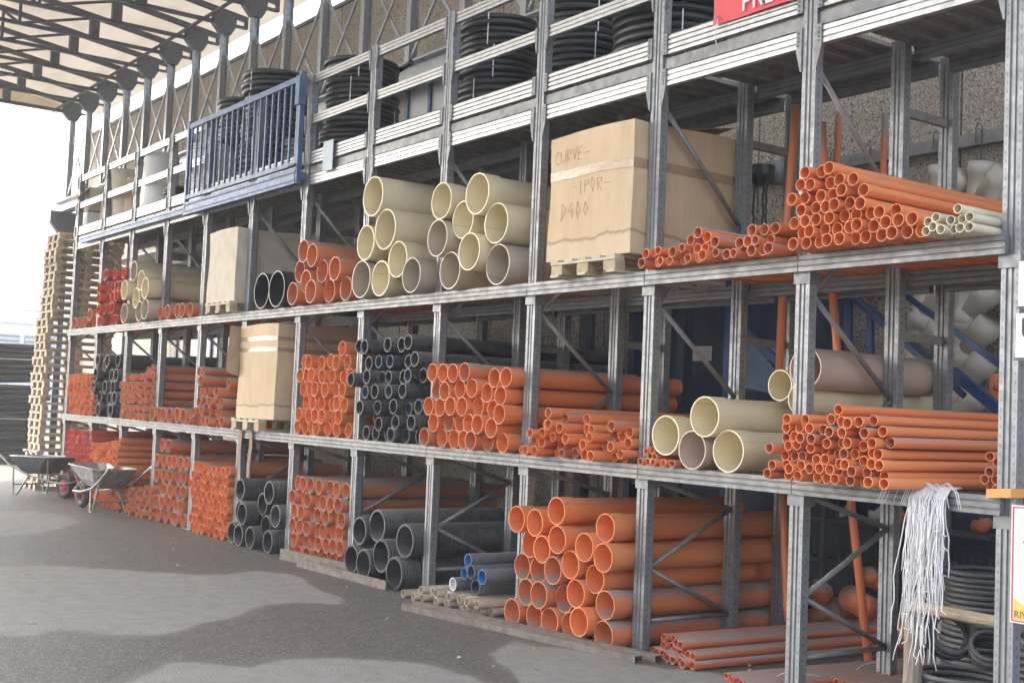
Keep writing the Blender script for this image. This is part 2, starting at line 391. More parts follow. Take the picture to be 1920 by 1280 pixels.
for X in (-28.4, -14, -1.3): put('far_column', MB().prism(IP, 'z', 0, 9.0), MAT['dark_steel'], can, (X, yend+.4, 0))

# ------------------------------------------------------------------ the racking
S = 1.5; NU = 13; UW = .115
ZA, ZB, ZM = 1.234, 2.686, 4.10
rack = empty('storage_rack', (0, 0, GZ)); tag(rack, 'long galvanised steel pallet racking with slotted uprights and mezzanine rails', 'rack')
UP = [(0,0),(.03,0),(.034,.012),(.046,.012),(.05,.002),(.065,.002),(.069,.012),(.081,.012),(.085,0),(.115,0),(.115,.072),(.10,.09),(.015,.09),(0,.072)]
g0 = GZ
front_me = MB().prism(UP, 'z', 0, 5.42-g0).mesh('upright'); back_me = MB().prism(UP, 'z', 0, 4.33-g0).mesh('upright')
foot_me = MB().box(-.04,.155,-.03,.12,.0015,.012).mesh('foot_plate')
def beam_prof(h, d=.05):
    return [(0,0),(-d,0),(-d,.24*h),(-d+.009,.28*h),(-d+.009,.32*h),(-d,.36*h),(-d,.62*h),(-d+.009,.66*h),(-d+.009,.70*h),(-d,.74*h),(-d,h),(0,h)]
def beam_prof4(h, d=.05):
    p = [(0,0)]
    for k in range(4):
        p += [(-d, h*(k*.25+.02)), (-d, h*(k*.25+.17)), (-d+.012, h*(k*.25+.20)), (-d+.012, h*(k*.25+.23))]
    return p + [(-d, h), (0, h)]
br_low = [MB().prism([(-0.05,0.125),(-.002,0.125),(-.002,-0.17),(-.012,-0.17),(-0.05,-0.03)], 'y', -.012, .02).mesh('bracket'), MB().prism([(.117,0.125),(.115+0.05,0.125),(.115+0.05,-0.03),(.127,-0.17),(.117,-0.17)], 'y', -.012, .02).mesh('bracket')]
br_mid = [MB().prism([(-0.05,0.15),(-.002,0.15),(-.002,-0.012),(-.012,-0.012),(-0.05,-0.01)], 'y', -.012, .02).mesh('bracket'), MB().prism([(.117,0.15),(.115+0.05,0.15),(.115+0.05,-0.01),(.127,-0.012),(.117,-0.012)], 'y', -.012, .02).mesh('bracket')]
br_rail = [MB().prism([(-0.035,0.095),(-.002,0.095),(-.002,-0.13),(-.012,-0.13),(-0.035,-0.02)], 'y', -.012, .02).mesh('bracket'), MB().prism([(.117,0.095),(.115+0.035,0.095),(.115+0.035,-0.02),(.127,-0.13),(.117,-0.13)], 'y', -.012, .02).mesh('bracket')]
collar = MB().prism([(-.012,-.012),(.127,-.012),(.127,.1),(-.012,.1)], 'z', 0, .075).mesh('collar')
bolt_me = MB().add([(r*math.cos(a), 0, r*math.sin(a)) for r in (.009,) for a in np.linspace(0,2*math.pi,6,endpoint=False)], [(0,1,2,3,4,5)]).mesh('bolt')
bmA = MB().prism(beam_prof(.105), 'x', .0605, S+.0545).mesh('beam')
bmR = MB().prism(beam_prof(.105), 'x', .121, S-.006).mesh('rear_beam')
bmL = MB().prism(beam_prof(.115), 'x', .119, S-.004).mesh('mezzanine_beam')
bmB = MB().prism(beam_prof4(.155), 'x', .119, S-.004).mesh('mezzanine_beam')
bmP = MB().box(.119, S-.004, 0, .006, 0, .085).mesh('kick_plate')
bmRail = MB().prism(beam_prof(.10, .045), 'x', .119, S-.004).mesh('guard_rail')
gate0, gate1 = 8, 6                                                   # the loading gate spans uprights 8 to 6
zig = [('r',.08),('f',.46),('r',.89),('f',1.12),('r',1.78),('f',2.45),('r',3.14),('f',3.96)]
plank_me = MB().prism([(0,0),(.02,0),(.025,.035),(.165,.035),(.17,0),(.19,0),(.19,.006),(.175,.006),(.17,.041),(.02,.041),(.015,.006),(0,.006)], 'y', .07, 1.62).mesh('deck_plank')
for i in range(NU):
    X = -S*i
    u = put('upright', front_me, MAT['galv_slots'], rack, (X, 0, 0)); put('foot_plate', foot_me, MAT['galv'], u)
    put('upright', back_me, MAT['galv_slots'], rack, (X, .93, 0)); put('upright', back_me, MAT['galv_slots'], rack, (X, 1.50, 0))
    for z, me in ((4.10-g0, br_low), (4.345-g0, br_mid), (4.83-g0, br_rail), (5.29-g0, br_rail)): [put('bracket', q_, MAT['galv'], rack, (X, 0, z)) for q_ in me]
    for z in (ZA-.18-g0, ZB-.18-g0): put('collar', collar, MAT['galv'], rack, (X, 0, z))
    for (a, za), (c, zc_) in zip(zig[:-1], zig[1:]):
        pa = (X+.06, .085 if a == 'f' else .94, za-g0); pc = (X+.06, .085 if c == 'f' else .94, zc_-g0)
        put('brace', MB().tube([pa, pc], .019, 8).mesh('brace', True), MAT['brace_steel'], rack)
    put('brace', MB().tube([(X+.06,.085,.07-g0),(X+.06,.94,.07-g0)], .019, 8).mesh('brace', True), MAT['brace_steel'], rack)
    for z in (3.80, 2.2): put('row_spacer', MB().box(X+.035, X+.08, 1.022, 1.498, z-g0, z+.06-g0), MAT['brace_steel'], rack)
    if i == NU-1: continue
    X1 = X - S                                                        # bay to the left of upright i
    for z in (ZA, ZB): put('beam', bmA, MAT['galv'], rack, (X1, -.004, z-.105-g0))
    for y in (1.072, 1.49):
        for z in (ZA, ZB): put('rear_beam', bmR, MAT['galv'], rack, (X1, y, z-.105-g0))
        put('rear_beam', bmR, MAT['galv'], rack, (X1, y, 4.19-g0))
    put('mezzanine_beam', bmL, MAT['galv_bright'], rack, (X1, .05, 4.095-g0))
    put('kick_plate', bmP, MAT['galv'], rack, (X1, .02, 4.228-g0))
    put('mezzanine_beam', bmB, MAT['galv_bright'], rack, (X1, .05, 4.335-g0))
    if not (gate1 <= i < gate0):
        put('guard_rail', bmRail, MAT['galv_bright'], rack, (X1, .05, 4.815-g0))
        put('guard_rail', bmRail, MAT['galv_bright'], rack, (X1, .05, 5.29-g0))
    for k in range(7): put('deck_plank', plank_me, MAT['brace_steel'], rack, (X1+.10+.199*k, 0, 4.298-g0))
# bolts on the beam ends of the nearer bays
for i in range(0, 6):
    for dx in (-.03, .145):
        for z0, n, st in ((4.11, 4, .028), (4.35, 5, .031)):
            for k in range(n): put('bolt', bolt_me, MAT['sign_black'], rack, (-S*i+dx, -.0135, z0+k*st-g0))
# floor from racking to wall, left of stairs, extended to darken far bays
fl = empty('wall_shade_deck', (-12, 1.66, 4.30)); tag(fl, 'dark steel deck filling the gap between rack mezzanine and concrete wall, extended to shade the far bays', 'deck')
for k in range(16): put('deck_sheet', MB().box(-6.6+k*.0-1.0*k, -6.6-1.0*k+.99, 0, 1.40, 0, .04), MAT['brace_steel'], fl, (12, 0, 0))
for k in range(5): put('joist', MB().box(-7-2.9*k, -6.9-2.9*k, 0, 1.42, -.14, -.003), MAT['brace_steel'], fl, (12, 0, 0))
put('edge_beam', MB().box(-21.6, -5.6, .5, .58, -.15, -.003), MAT['brace_steel'], fl, (12, 0, 0))

# ------------------------------------------------------------------ pipes
PIPE = {}
def pipe_mesh(kind, r, length, socket=True, n=None):
    key = (kind, round(r, 4), round(length, 2), socket)
    if key in PIPE: return PIPE[key]
    n = n or (14 if r < .05 else 20 if r < .1 else 30); t = max(.004, r*.065); m = MB()
    if kind == 'plain':
        rb = r*.935 if socket else r; sl = .09 + r*.5
        out = [(r,0),(r,sl),(rb,sl+.03),(rb,length)] if socket else [(r,0),(r,length)]
        inn = [(rb-t,length),(rb-t,sl+.02),(r-t,sl-.01),(r-t,0)] if socket else [(r-t,length),(r-t,0)]
        m.strip([(r,0),(r,length)][:0] + out[::1], n) if False else m.strip(out, n)
        m.strip([(inn[0][0],length),(out[-1][0],length)][::-1], n); m.strip(inn, n); m.strip([(inn[-1][0],0),(r,0)], n)
    else:                                                             # corrugated
        p = max(.022, r*.2); k = int(length/p); d = r*.075; out = [(r-d*.3,0)]
        for i in range(k):
            y = i*p
            out += [(r-d, y+.04*p),(r-d, y+.30*p),(r, y+.42*p),(r, y+.86*p),(r-d, y+.98*p)]
        m.strip(out, 16 if r < .12 else 24); ri = r*.86
        m.strip([(ri,length),(ri,0)], 16 if r < .12 else 24); m.strip([(ri,0),(r-d*.3,0)], 16 if r < .12 else 24); m.strip([(r-d,length),(ri,length)], 16 if r < .12 else 24)
    me = m.mesh('pipe', True)
    # mark the rims as hard edges by keeping separate vertices (strips do not share any)
    PIPE[key] = me; return me
MATPIPE = {}
def pipe_obj(name, kind, r, length, mat, x, y, z, rz=0, socket=True, inner=None, roll=None):
    k = (kind, round(r,4), round(length,2), socket, mat, inner)
    if k not in MATPIPE:
        me = pipe_mesh(kind, r, length, socket).copy(); me.materials.append(MAT[mat])
        if inner:
            me.materials.append(MAT[inner]); nn = 16 if r < .12 else 24
            # inner lining strip comes right after the outer strip
            nf = len(me.polygons); outer = nf - 3*nn
            for pi in range(outer, outer+2*nn): me.polygons[pi].material_index = 1
        MATPIPE[k] = me
    o = put(name, MATPIPE[k], None, None, (x, y, z), (0, random.uniform(0, 6.28) if roll is None else roll, rz)); return o
UPX = [(-S*i, -S*i+UW) for i in range(NU)]
def relax(P, R, floor, it=500, ups=True, grav=.0009, xlim=None):
    P = P.copy(); n = len(P); R = np.array(R)
    for k in range(it):
        if k < it*.75: P[:, 1] -= grav
        for _ in range(2):
            d = P[:, None, :]-P[None]; dist = np.linalg.norm(d, axis=2)+np.eye(n)*9; ov = np.maximum(0, (R[:, None]+R[None]+.0008)-dist)
            P += np.sum(d/dist[..., None]*ov[..., None]*.42, axis=1)
        P[:, 1] = np.maximum(P[:, 1], floor+R)
        if ups:
            for a, c in UPX:
                hit = (P[:,0]+R > a-.004) & (P[:,0]-R < c+.004); mid = (a+c)/2
                P[:,0] = np.where(hit & (P[:,0] < mid), a-.004-R, np.where(hit, c+.004+R, P[:,0]))
        if xlim: P[:,0] = np.clip(P[:,0], xlim[0]+R, xlim[1]-R)
    return P
def stack(px, yp, r, floor, name, mat, label, group, kind='plain', length=2.0, jit=.03, socket=.75, cat='pipe', inner=None, stuff=False, rz=.0, rvar=0.0, it=320, ups=True, xlim=None, grav=.00015, loose=None, lab2=None):
    P = np.array([onY(x, y, yp)[[0, 2]] for x, y in px])
    rs = r if hasattr(r, '__len__') else [r*random.choice([1, 1-rvar, 1+rvar*.5]) for _ in px]
    rs = np.array(rs); P[:, 1] += max(0, float(np.max(floor + rs - P[:, 1])) if loose is None else loose) if np.min(P[:,1]-rs) < floor else -float(np.min(P[:,1]-rs)-floor)*.8
    P = relax(P, rs, floor, it, ups, grav=grav, xlim=xlim); res = []
    for i, (x, z) in enumerate(P):
        m_ = mat[i] if isinstance(mat, list) else random.choice(mat) if isinstance(mat, tuple) else mat
        inn = inner[i] if isinstance(inner, list) else inner
        o = pipe_obj(name, kind, round(rs[i], 3), length, m_, x, yp+random.uniform(-jit, jit), z, rz+random.uniform(-.004,.004), random.random() < socket, inn)
        if not stuff: tag(o, (lab2 or {}).get(m_, (lab2 or {}).get(inn, label)), cat, group)
        res.append(o)
    return res
def rows(*rr):
    out = []
    for x0, y0, x1, y1, n in rr:
        for k in range(n):
            t = k/(n-1) if n > 1 else 0; out.append((x0+(x1-x0)*t, y0+(y1-y0)*t))
    return out
Z1 = (780,580,3.692); Z2 = (1460,250,4.128); Z3 = (1180,250,4.129); Z4 = (1420,500,3.047); Z5 = (920,880,3.2); Z6 = (260,770,3.878)
Z7 = (420,580,4.0); Z8 = (600,820,2.782); Z9 = (420,290,3.878); Z10 = (800,290,3.84); Z11 = (0,380,4.0); Z12 = (0,660,4.0)
WIDE, NARROW = 'wide orange drain pipes', 'narrow orange pipes'

# middle shelf (A), wide orange beside the carton-free bay
stack(zc(Z1, [(135,410),(203,410),(272,415),(362,422),(547,445),(628,445),(145,530),(212,535),(312,535),(395,535),(480,545),(578,572),(98,648),(175,650),(253,652),(333,648),(418,660),(515,668),(606,706),(122,765),(218,765),(295,775),(372,765),(447,775),(537,803),(78,878),(155,882),(233,890),(308,895),(388,898),(478,905),(595,915)]),
      -.15, .0855, ZA, 'wide_orange_pipe', ('orange','orange','orange_dusty'), 'wide orange pipe stacked on lower shelf between grey corrugated pipes and jumbled thin orange pipes', WIDE, jit=.035, xlim=(-5.88,-4.505), lab2={'orange_dusty': 'dusty wide orange pipe on lower shelf between grey corrugated pipes and jumbled thin pipes'})
stack(zc(Z7, [(887,260),(590,358),(650,365),(715,368),(782,352),(858,365),(922,360),(567,465),(618,462),(670,460),(748,470),(812,470),(885,472),(940,462),(578,563),(630,560),(695,563),(775,570),(828,570),(908,570),(598,663),(662,668),(718,668),(797,675),(857,670),(910,688),(568,757),(628,765),(683,770),(747,770),(815,783),(872,787),(530,863),(588,868),(645,878),(698,878),(770,882),(845,890),(920,893)]),
      -.03, .080, ZA, 'wide_orange_pipe', 'orange', 'wide orange pipe stacked on lower shelf beside the tall pale carton on a pallet', WIDE, jit=.035, xlim=(-8.88,-7.505))
stack(zc(Z1, [(992,675),(1035,715),(1157,715),(872,750),(937,757),(993,755),(1062,780),(1170,785),(1222,785),(1375,785),(872,818),(912,820),(965,840),(1103,853),(1187,855),(1262,850),(1312,853),(1360,850),(1428,852),(792,878),(888,885),(975,910),(1032,908),(1060,945),(1108,928),(1230,917),(1330,915),(1370,918),(1422,928),(1480,928),(785,957),(828,960),(863,962),(945,968),(1008,975),(1183,990),(1235,992),(1300,995),(1392,1000),(1440,1005),(1500,1010)]),
      -.12, .0415, ZA, 'narrow_orange_pipe', ('orange','orange','orange_dusty'), 'thin orange pipe in the jumbled heap on lower shelf beside wide orange pipes', NARROW, jit=.12, rvar=.08, xlim=(-4.38,-3.005))
stack(zc(Z1, [(1565,943),(1625,945),(1645,998),(1575,1040),(1610,1042),(1655,1045),(1695,1052),(1735,1058),(1785,1062)]),
      -.10, .028, ZA, 'narrow_orange_pipe', ('orange_dusty','orange'), 'thinnest orange pipe lying on lower shelf beside and under cream pipes', NARROW, jit=.05, length=1.9, xlim=(-2.88,-2.30))
stack(zc(Z4, [(455,770),(195,827),(255,828),(393,827),(478,838),(553,847),(597,840),(640,833),(150,875),(217,890),(323,882),(383,882),(437,900),(503,902),(582,908),(640,905),(720,893),(137,935),(195,940),(258,940),(335,937),(405,963),(472,962),(528,962),(593,975),(685,965),(742,957),(88,993),(180,990),(230,985),(308,990),(352,1005),(440,1028),(485,1020),(533,1030),(645,1033),(703,1022),(127,1050),(172,1045),(233,1035),(330,1063),(383,1070),(468,1088),(515,1090),(580,1088),(720,1095),(122,1100),(168,1105),(247,1097),(310,1120),(365,1128),(427,1132),(498,1145),(570,1150),(645,1108),(640,1155),(715,1163),(93,1167),(167,1172),(213,1140),(230,1178),(330,1187),(375,1193),(450,1195),(527,1203),(593,1210),(645,1210),(737,1217)]),
      -.36, .0332, ZA, 'narrow_orange_pipe', ('orange','orange','orange','orange_dusty'), 'thin orange pipe in the neat pile on lower shelf above the white strings', NARROW, jit=.05, xlim=(-1.38,-.25))
stack(zc(Z4, [(1312,1003),(1350,1055),(1342,1110),(1325,1163),(1365,1158),(1348,1218),(1385,1212)]), .05, .028, ZA, 'narrow_orange_pipe', 'orange_dusty', 'dusty thin orange pipe on lower shelf behind the orange strap of the end upright', NARROW, length=1.6, xlim=(-.20,-.003))
# upper shelf (B)
stack(zc(Z2, [(220,260),(313,243),(412,226),(180,365),(255,352),(385,330),(458,310),(588,308),(110,465),(188,450),(325,440),(407,420),(503,393),(648,413),(190,560),(282,540),(368,525),(447,508),(543,498),(642,490),(127,660),(230,650),(300,635),(400,610),(503,605),(592,595),(700,588),(793,570),(883,555),(168,745),(255,735),(342,715),(440,710),(528,693),(617,680),(715,675),(848,665),(922,642),(1055,640),(122,843),(205,838),(288,822),(378,810),(487,803),(562,795),(648,778),(775,775),(880,760),(985,755),(1080,745)]),
      -.26, .0412, ZB, 'narrow_orange_pipe', 'orange', 'bright orange pipe in the pyramid pile on upper shelf beside thin cream pipes', NARROW, jit=.03)
stack(zc(Z2, [(1130,670),(1190,655),(1330,655),(1403,650),(1395,580),(1487,627),(1150,745),(1205,732),(1273,727),(1360,722),(1453,730),(1528,715)]),
      -.26, .0275, ZB, 'cream_pipe', 'cream_small', 'thin cream pipe lying on upper shelf beside the pyramid of orange pipes', 'thin cream pipes', jit=.04, socket=.3, xlim=(-.33,-.003))
stack(zc(Z3, [(110,895),(163,870),(242,865),(95,975),(207,980),(255,962),(322,960),(535,725),(455,790),(575,780),(670,798),(403,840),(460,865),(507,862),(570,847),(670,870),(337,915),(383,935),(458,935),(530,930),(577,920),(740,890),(825,890),(960,885),(1015,870),(1145,875),(840,800),(925,800),(1000,785),(1060,775),(960,700),(1050,690),(1100,680)]),
      -.20, .0375, ZB, 'narrow_orange_pipe', ('orange','orange_dusty'), 'orange pipe in the low uneven layer on upper shelf beside the big carton', NARROW, jit=.05, rvar=.12, xlim=(-2.88,-1.505))
o10 = zc(Z9, [(590,672),(662,722),(525,827),(590,888),(697,812),(818,797),(515,1000),(655,980),(738,970),(872,960)])
stack(o10, -.14, .130, ZB, 'wide_orange_pipe', 'orange_dusty', 'wide orange pipe on upper shelf between the black pipe pair and large cream pipes', WIDE, jit=.05, xlim=(-8.88,-7.505))
stack(zc(Z9, [(275,985),(380,960)]), -.15, .215, ZB, 'black_pipe', 'black_hose', 'large black pipe with a pale rim on upper shelf beside orange pipes', 'large black pipe pair', jit=.02, socket=0)
big1 = zc(Z9, [(1115,278),(1145,525),(1080,580),(985,870),(1170,840),(1325,830),(1455,832),(1515,353),(1550,580),(1615,810),(1705,433)])
big2 = zc(Z10, [(390,257),(475,480),(335,655),(480,767)])
CB = 'large cream pipes'
stack(big1+big2, -.16, [.206,.206,.182,.196,.182,.182,.172,.176,.176,.176,.176,.188,.182,.172,.182], ZB, 'cream_pipe',
      ['cream','cream','cream','cream_grey','cream','cream','cream_grey','cream','cream_grey','cream_grey','cream','cream','cream','cream','cream_grey'],
      'large cream pipe in the tall stack on upper shelf beside the big carton', CB, jit=.05, socket=.5, lab2={'cream_grey': 'large dirty grey-cream pipe in the tall stack on upper shelf beside the big carton'})
stack(zc(Z11, [(1190,813),(1265,803),(1335,800),(1375,797),(1425,793)]), -.1, .10, ZB, 'wide_orange_pipe', 'orange_dusty', 'wide orange pipe in the single row on upper shelf beside the white pallet carton', WIDE, xlim=(-13.38,-12.005))
stack(zc(Z11, [(985,495),(1035,585),(1100,640),(945,640),(895,818),(1025,745),(1070,810),(1115,795)]), -.18, .152, ZB, 'cream_pipe', ('cream','cream','cream_grey'), 'large cream pipe in the stack on upper shelf beside red pipes', CB, jit=.06, xlim=(-14.88,-13.505))
stack(zc(Z11, [(795,515),(820,510),(870,505),(910,498),(945,490),(757,610),(790,605),(825,600),(870,600),(910,595),(765,690),(790,690),(820,680),(860,675),(890,670),(735,780),(765,775),(795,770),(825,765),(860,760),(735,870),(770,870),(805,865),(835,860),(862,860)]),
      -.05, .0875, ZB, 'red_pipe', 'red_pipe', 'red pipe in the stack on upper shelf beside large cream pipes', 'red pipes', jit=.06, xlim=(-16.38,-15.005))
stack(zc(Z11, [(560,892),(592,888),(630,885),(680,815),(700,880)]), -.01, .105, ZB, 'wide_orange_pipe', 'orange_dusty', 'wide orange pipe at the end of upper shelf next to the pallet tower', WIDE, xlim=(-17.88,-16.505))
# black corrugated on lower shelf
bl = [(1035,240),(1105,245),(1230,225),(1350,225),(1430,207),(1060,365),(1125,350),(1207,348),(1335,345),(1495,335),(990,490),(1105,470),(1150,475),(1200,473),(1310,465),(1380,455),(1450,450),(1075,580),(1190,575),(1280,578),(1360,570),(1070,700),(1150,705),(1200,690),(1300,700),(1360,705),(1450,705),(1110,810),(1160,825),(1300,820),(1455,830),(1030,895),(1100,912),(1200,920),(1255,925),(1320,930),(1420,935)]
blue_i = {6,7,8,13,15,17,19,23,25}
stack(zc(Z7, bl), -.09, [.070 if i in blue_i else .0765 for i in range(len(bl))], ZA, 'corrugated_pipe', 'black_pe', 'dark grey corrugated pipe in the stack on lower shelf between orange stacks', 'corrugated pipes', kind='corr', jit=.09, inner=['slate_inner' if i in blue_i else None for i in range(len(bl))], length=2.6, xlim=(-7.38,-6.005), lab2={'slate_inner': 'corrugated pipe with blue-grey lining in the stack on lower shelf between orange stacks'})
stack(zc(Z12, [(720,40),(770,70),(815,45),(865,40),(720,150),(830,150),(870,150),(715,240),(790,240),(845,240),(740,325),(815,335),(870,330),(705,420),(745,425),(795,430),(850,430)]), -.05, .108, ZA, 'corrugated_pipe', 'black_pe', 'black corrugated pipe with pale rim on lower shelf between small orange stacks', 'corrugated pipes', kind='corr', jit=.05, xlim=(-16.38,-15.005))
# ground level
stack(zc(Z5, [(180,270),(262,290),(425,240),(662,335),(222,430),(315,455),(447,403),(610,470),(712,500),(160,560),(257,592),(395,610),(510,562),(632,647),(197,720),(308,750),(400,780),(533,730),(700,817),(148,850),(255,875),(365,905),(478,925),(607,897),(712,985)]),
      -.20, .1105, GZ, 'wide_orange_pipe', ['orange']*9+['orange_dusty','orange_dusty','orange_dusty','orange','orange','orange_dusty','orange_dusty','orange_dusty','orange','orange_dusty','orange_dusty','orange_dusty','orange_dusty','orange_dusty','orange','orange_dusty'], 'largest orange pipe, stacked on the ground behind the steel box sections', WIDE, jit=.06, socket=1, xlim=(-4.38,-3.005), lab2={'orange_dusty': 'largest orange pipe coated inside with grey dust, behind the steel box sections'})
stack(zc(Z6, rows((1145,497,1490,557,7),(1125,600,1470,665,7),(1142,705,1492,770,7),(1128,805,1455,880,7),(1147,915,1478,990,7),(1115,1015,1460,1090,7))),
      -.02, .083, GZ, 'wide_orange_pipe', 'orange_dusty', 'dusty wide orange pipe stacked on the ground behind the flat rusty plates', WIDE, jit=.04, xlim=(-8.88,-7.505))
stack(zc(Z6, [(668,572),(955,572),(870,655),(712,730),(778,752),(895,820),(990,745),(680,870),(750,900),(832,910),(950,945)]), -.09, .136, GZ, 'corrugated_pipe', 'black_pe', 'black pipe in the ground-level heap between two orange stacks', 'corrugated pipes', kind='corr', jit=.08, xlim=(-10.38,-9.005))
stack(zc(Z8, [(210,470),(270,450),(445,525),(330,620),(180,620),(265,640),(400,710)]), -.10, [.145,.165,.165,.165,.15,.15,.16], GZ, 'corrugated_pipe', 'black_pe', 'largest black corrugated pipe, lying on the ground beside blue-lined conduits', 'corrugated pipes', kind='corr', jit=.08, length=1.9, xlim=(-7.38,-6.005))
bp = zc(Z8, [(762,610),(782,675),(862,690),(750,672),(705,745),(795,755)])
stack(bp, -.14, [.060,.062,.066,.055,.06,.07], GZ+.142, 'conduit_pipe', 'grey_hose', 'grey corrugated conduit resting on small cream pipes at ground level', 'grey corrugated conduits', kind='corr', jit=.05, inner=['blue_inner','slate_inner','blue_inner','blue_inner','white_plastic','slate_inner'], length=1.6, xlim=(-5.75,-4.6), lab2={'blue_inner': 'corrugated conduit with bright blue lining resting on small cream pipes at ground level', 'white_plastic': 'corrugated conduit with white lining resting on small cream pipes at ground level'})
xa, xb = onY(700, 1120, -.2)[0], -4.56
for k in range(17): tag(pipe_obj('cream_pipe', 'plain', .036, 1.6, 'cream_grey', -5.86+.0745*k+(0 if k else .02), -.2+random.uniform(-.07,.07)-(.12 if k in (0,3) else 0), GZ+.037, random.uniform(-.003,.003), random.random() < .3), 'thin dirty cream pipe lying on the ground beside the largest orange pipes', 'pipe', 'dirty cream pipes')
for k in range(13): tag(pipe_obj('cream_pipe', 'plain', .036, 1.6, 'cream_small' if k % 4 == 1 else 'cream_grey', -5.60+.0745*k+.004, -.2+random.uniform(-.07,.07), GZ+.102, random.uniform(-.003,.003), random.random() < .3), 'thin cream pipe in the upper row on dirty ones beside the largest orange pipes', 'pipe', 'dirty cream pipes')
def floor_row(px, r, n_len, rz, label, dz=0):
    for x, y in px:
        p = onZ(x, y, GZ+dz+r); o = pipe_obj('narrow_orange_pipe', 'plain', r, n_len, 'orange_floor', p[0], p[1], p[2]+.001, rz+random.uniform(-.01,.01), False); tag(o, label, 'pipe', NARROW)
FL = 'dusty orange pipe lying in the low pile on the ground beside the largest orange pipes'
p0 = onZ(1283, 1250, GZ+.03)
for k, (n, dz) in enumerate(((9,0),(8,1),(5,2))):
    for j in range(n):
        x = p0[0] - .068*j - .034*dz + (.0 if dz < 2 else -.1); y = p0[1] + .05 + .055*j*.35 + dz*.05
        tag(pipe_obj('narrow_orange_pipe', 'plain', .031, 3.0, 'orange_floor', x, y+random.uniform(-.04,.04), GZ+.032+dz*.054, -.06, False), FL, 'pipe', NARROW)
FL2 = 'dusty thin orange pipe lying flat in the single layer across the ground'
p1 = onZ(1362, 1268, GZ+.02)
for j in range(8):
    tag(pipe_obj('narrow_orange_pipe', 'plain', .0235, 3.0, 'orange_floor', p1[0]+.052*j, p1[1]-.02*j+random.uniform(-.02,.02), GZ+.025, -.11, False), FL2, 'pipe', NARROW)
p2 = onZ(1515, 1276, GZ+.02)
for j in range(5):
    tag(pipe_obj('narrow_orange_pipe', 'plain', .03, 2.6, 'orange_floor', p2[0]+.10+.064*j, p2[1]+.12+random.uniform(-.03,.03), GZ+.031, -.1, False), 'dusty orange pipe lying on the ground beside the wooden post', 'pipe', NARROW)
# cream and tan pipes on the lower shelf
def ell(r, pts): return pts
Z13 = (1180,500,3.047)
stack(zc(Z13, [(192,932),(445,848),(358,1038),(540,1050)]), -.12, [.145,.142,.138,.147], ZA, 'cream_pipe', ['cream','cream','tan','cream'], 'pale yellow pipe in the group on lower shelf beside the thin orange pile', 'pale yellow wide pipes', jit=.04, socket=1, xlim=(-2.88,-1.505), lab2={'tan': 'pinkish tan pipe among the pale yellow pipes on lower shelf'})
for (x, y, yp, r, m_, lab) in ((905,600,.05,.135,'tan','wide pinkish tan pipe on top of pale yellow pipes, lower shelf'),):
    pass
def top_pipe(cx_px, yp, r, m_, lab, L):
    c = onY(*cx_px, yp); tag(pipe_obj('cream_pipe', 'plain', r, L, m_, c[0], yp, c[2], 0, False), lab, 'pipe', 'pale yellow wide pipes' if m_ == 'cream' else None)
top_pipe((1462,722), .45, .112, 'cream', 'pale yellow pipe set back on top of others under a tan pipe', 1.5)
top_pipe((1510,690), .28, .140, 'tan', 'wide pinkish tan pipe lying topmost on the pale yellow pipes', 1.35)
top_pipe((1500,748), .40, .110, 'cream', 'pale yellow pipe directly beneath the tan pipe on lower shelf', 1.4)

# far stacks of wide and narrow pipes
stack(zc(Z12, [(1205,665),(1255,670),(1165,775),(1220,785),(1265,790),(1310,790),(1360,800),(1405,800),(1185,890),(1230,895),(1290,905),(1335,905),(1375,910),(1170,990),(1205,1000),(1240,1005),(1285,1010),(1345,1015),(1385,1020),(1190,1080),(1225,1090),(1260,1100),(1310,1120),(1360,1130),(1160,1180),(1195,1190),(1240,1210),(1285,1220),(1325,1235),(1375,1245)]), -.01, .095, GZ, 'wide_orange_pipe', 'orange_dusty', 'dusty wide orange pipe on the ground in the bay with two pipes on top', WIDE, xlim=(-13.38,-12.005))
stack(zc(Z6, rows(*[(398-3*k+(14 if k % 2 else 0), 375+64*k, 665-5*k-(14 if k % 2 else 0), 435+65.5*k, 8-(k % 2)) for k in range(8)])), -.06, .0660, GZ, 'wide_orange_pipe', 'orange', 'orange pipe in the dense ground-level stack beside the black pipe heap', WIDE, jit=.03, xlim=(-11.88,-10.505))
stack(zc(Z12, [(1475,110),(1530,110),(1465,180),(1500,190),(1545,180),(1695,200),(1485,260),(1515,265),(1555,265),(1610,265),(1650,270),(1465,345),(1510,340),(1540,340),(1570,345),(1605,345),(1635,350),(1685,350),(1465,415),(1525,410),(1560,415),(1595,415),(1645,430),(1445,490),(1485,490),(1520,490),(1550,495),(1585,500),(1615,505),(1690,510)]), -.1, .064, ZA, 'wide_orange_pipe', 'orange_dusty', 'orange pipe in the uneven stack on lower shelf before the tall pale carton', WIDE, jit=.07, rvar=.15, xlim=(-11.88,-10.505))
stack(zc(Z12, [(1130,445),(1190,450),(1220,450),(1305,460),(1340,460),(1380,465)]), -.12, .105, ZA, 'wide_orange_pipe', 'orange_dusty', 'wide dusty orange pipe in the bottom row of lower shelf below long orange pipes', WIDE, xlim=(-13.38,-12.005))
stack(zc(Z12, [(1110,85),(1112,150),(1140,215),(1120,270),(1125,330),(1150,90),(1160,150),(1180,215),(1170,270),(1180,330)]), -.02, .064, ZA+.2, 'wide_orange_pipe', 'orange_dusty', 'long orange pipe stacked on lower shelf above a row of wide orange pipes', WIDE, length=2.1, jit=.02, ups=True, xlim=(-14.1,-13.505))
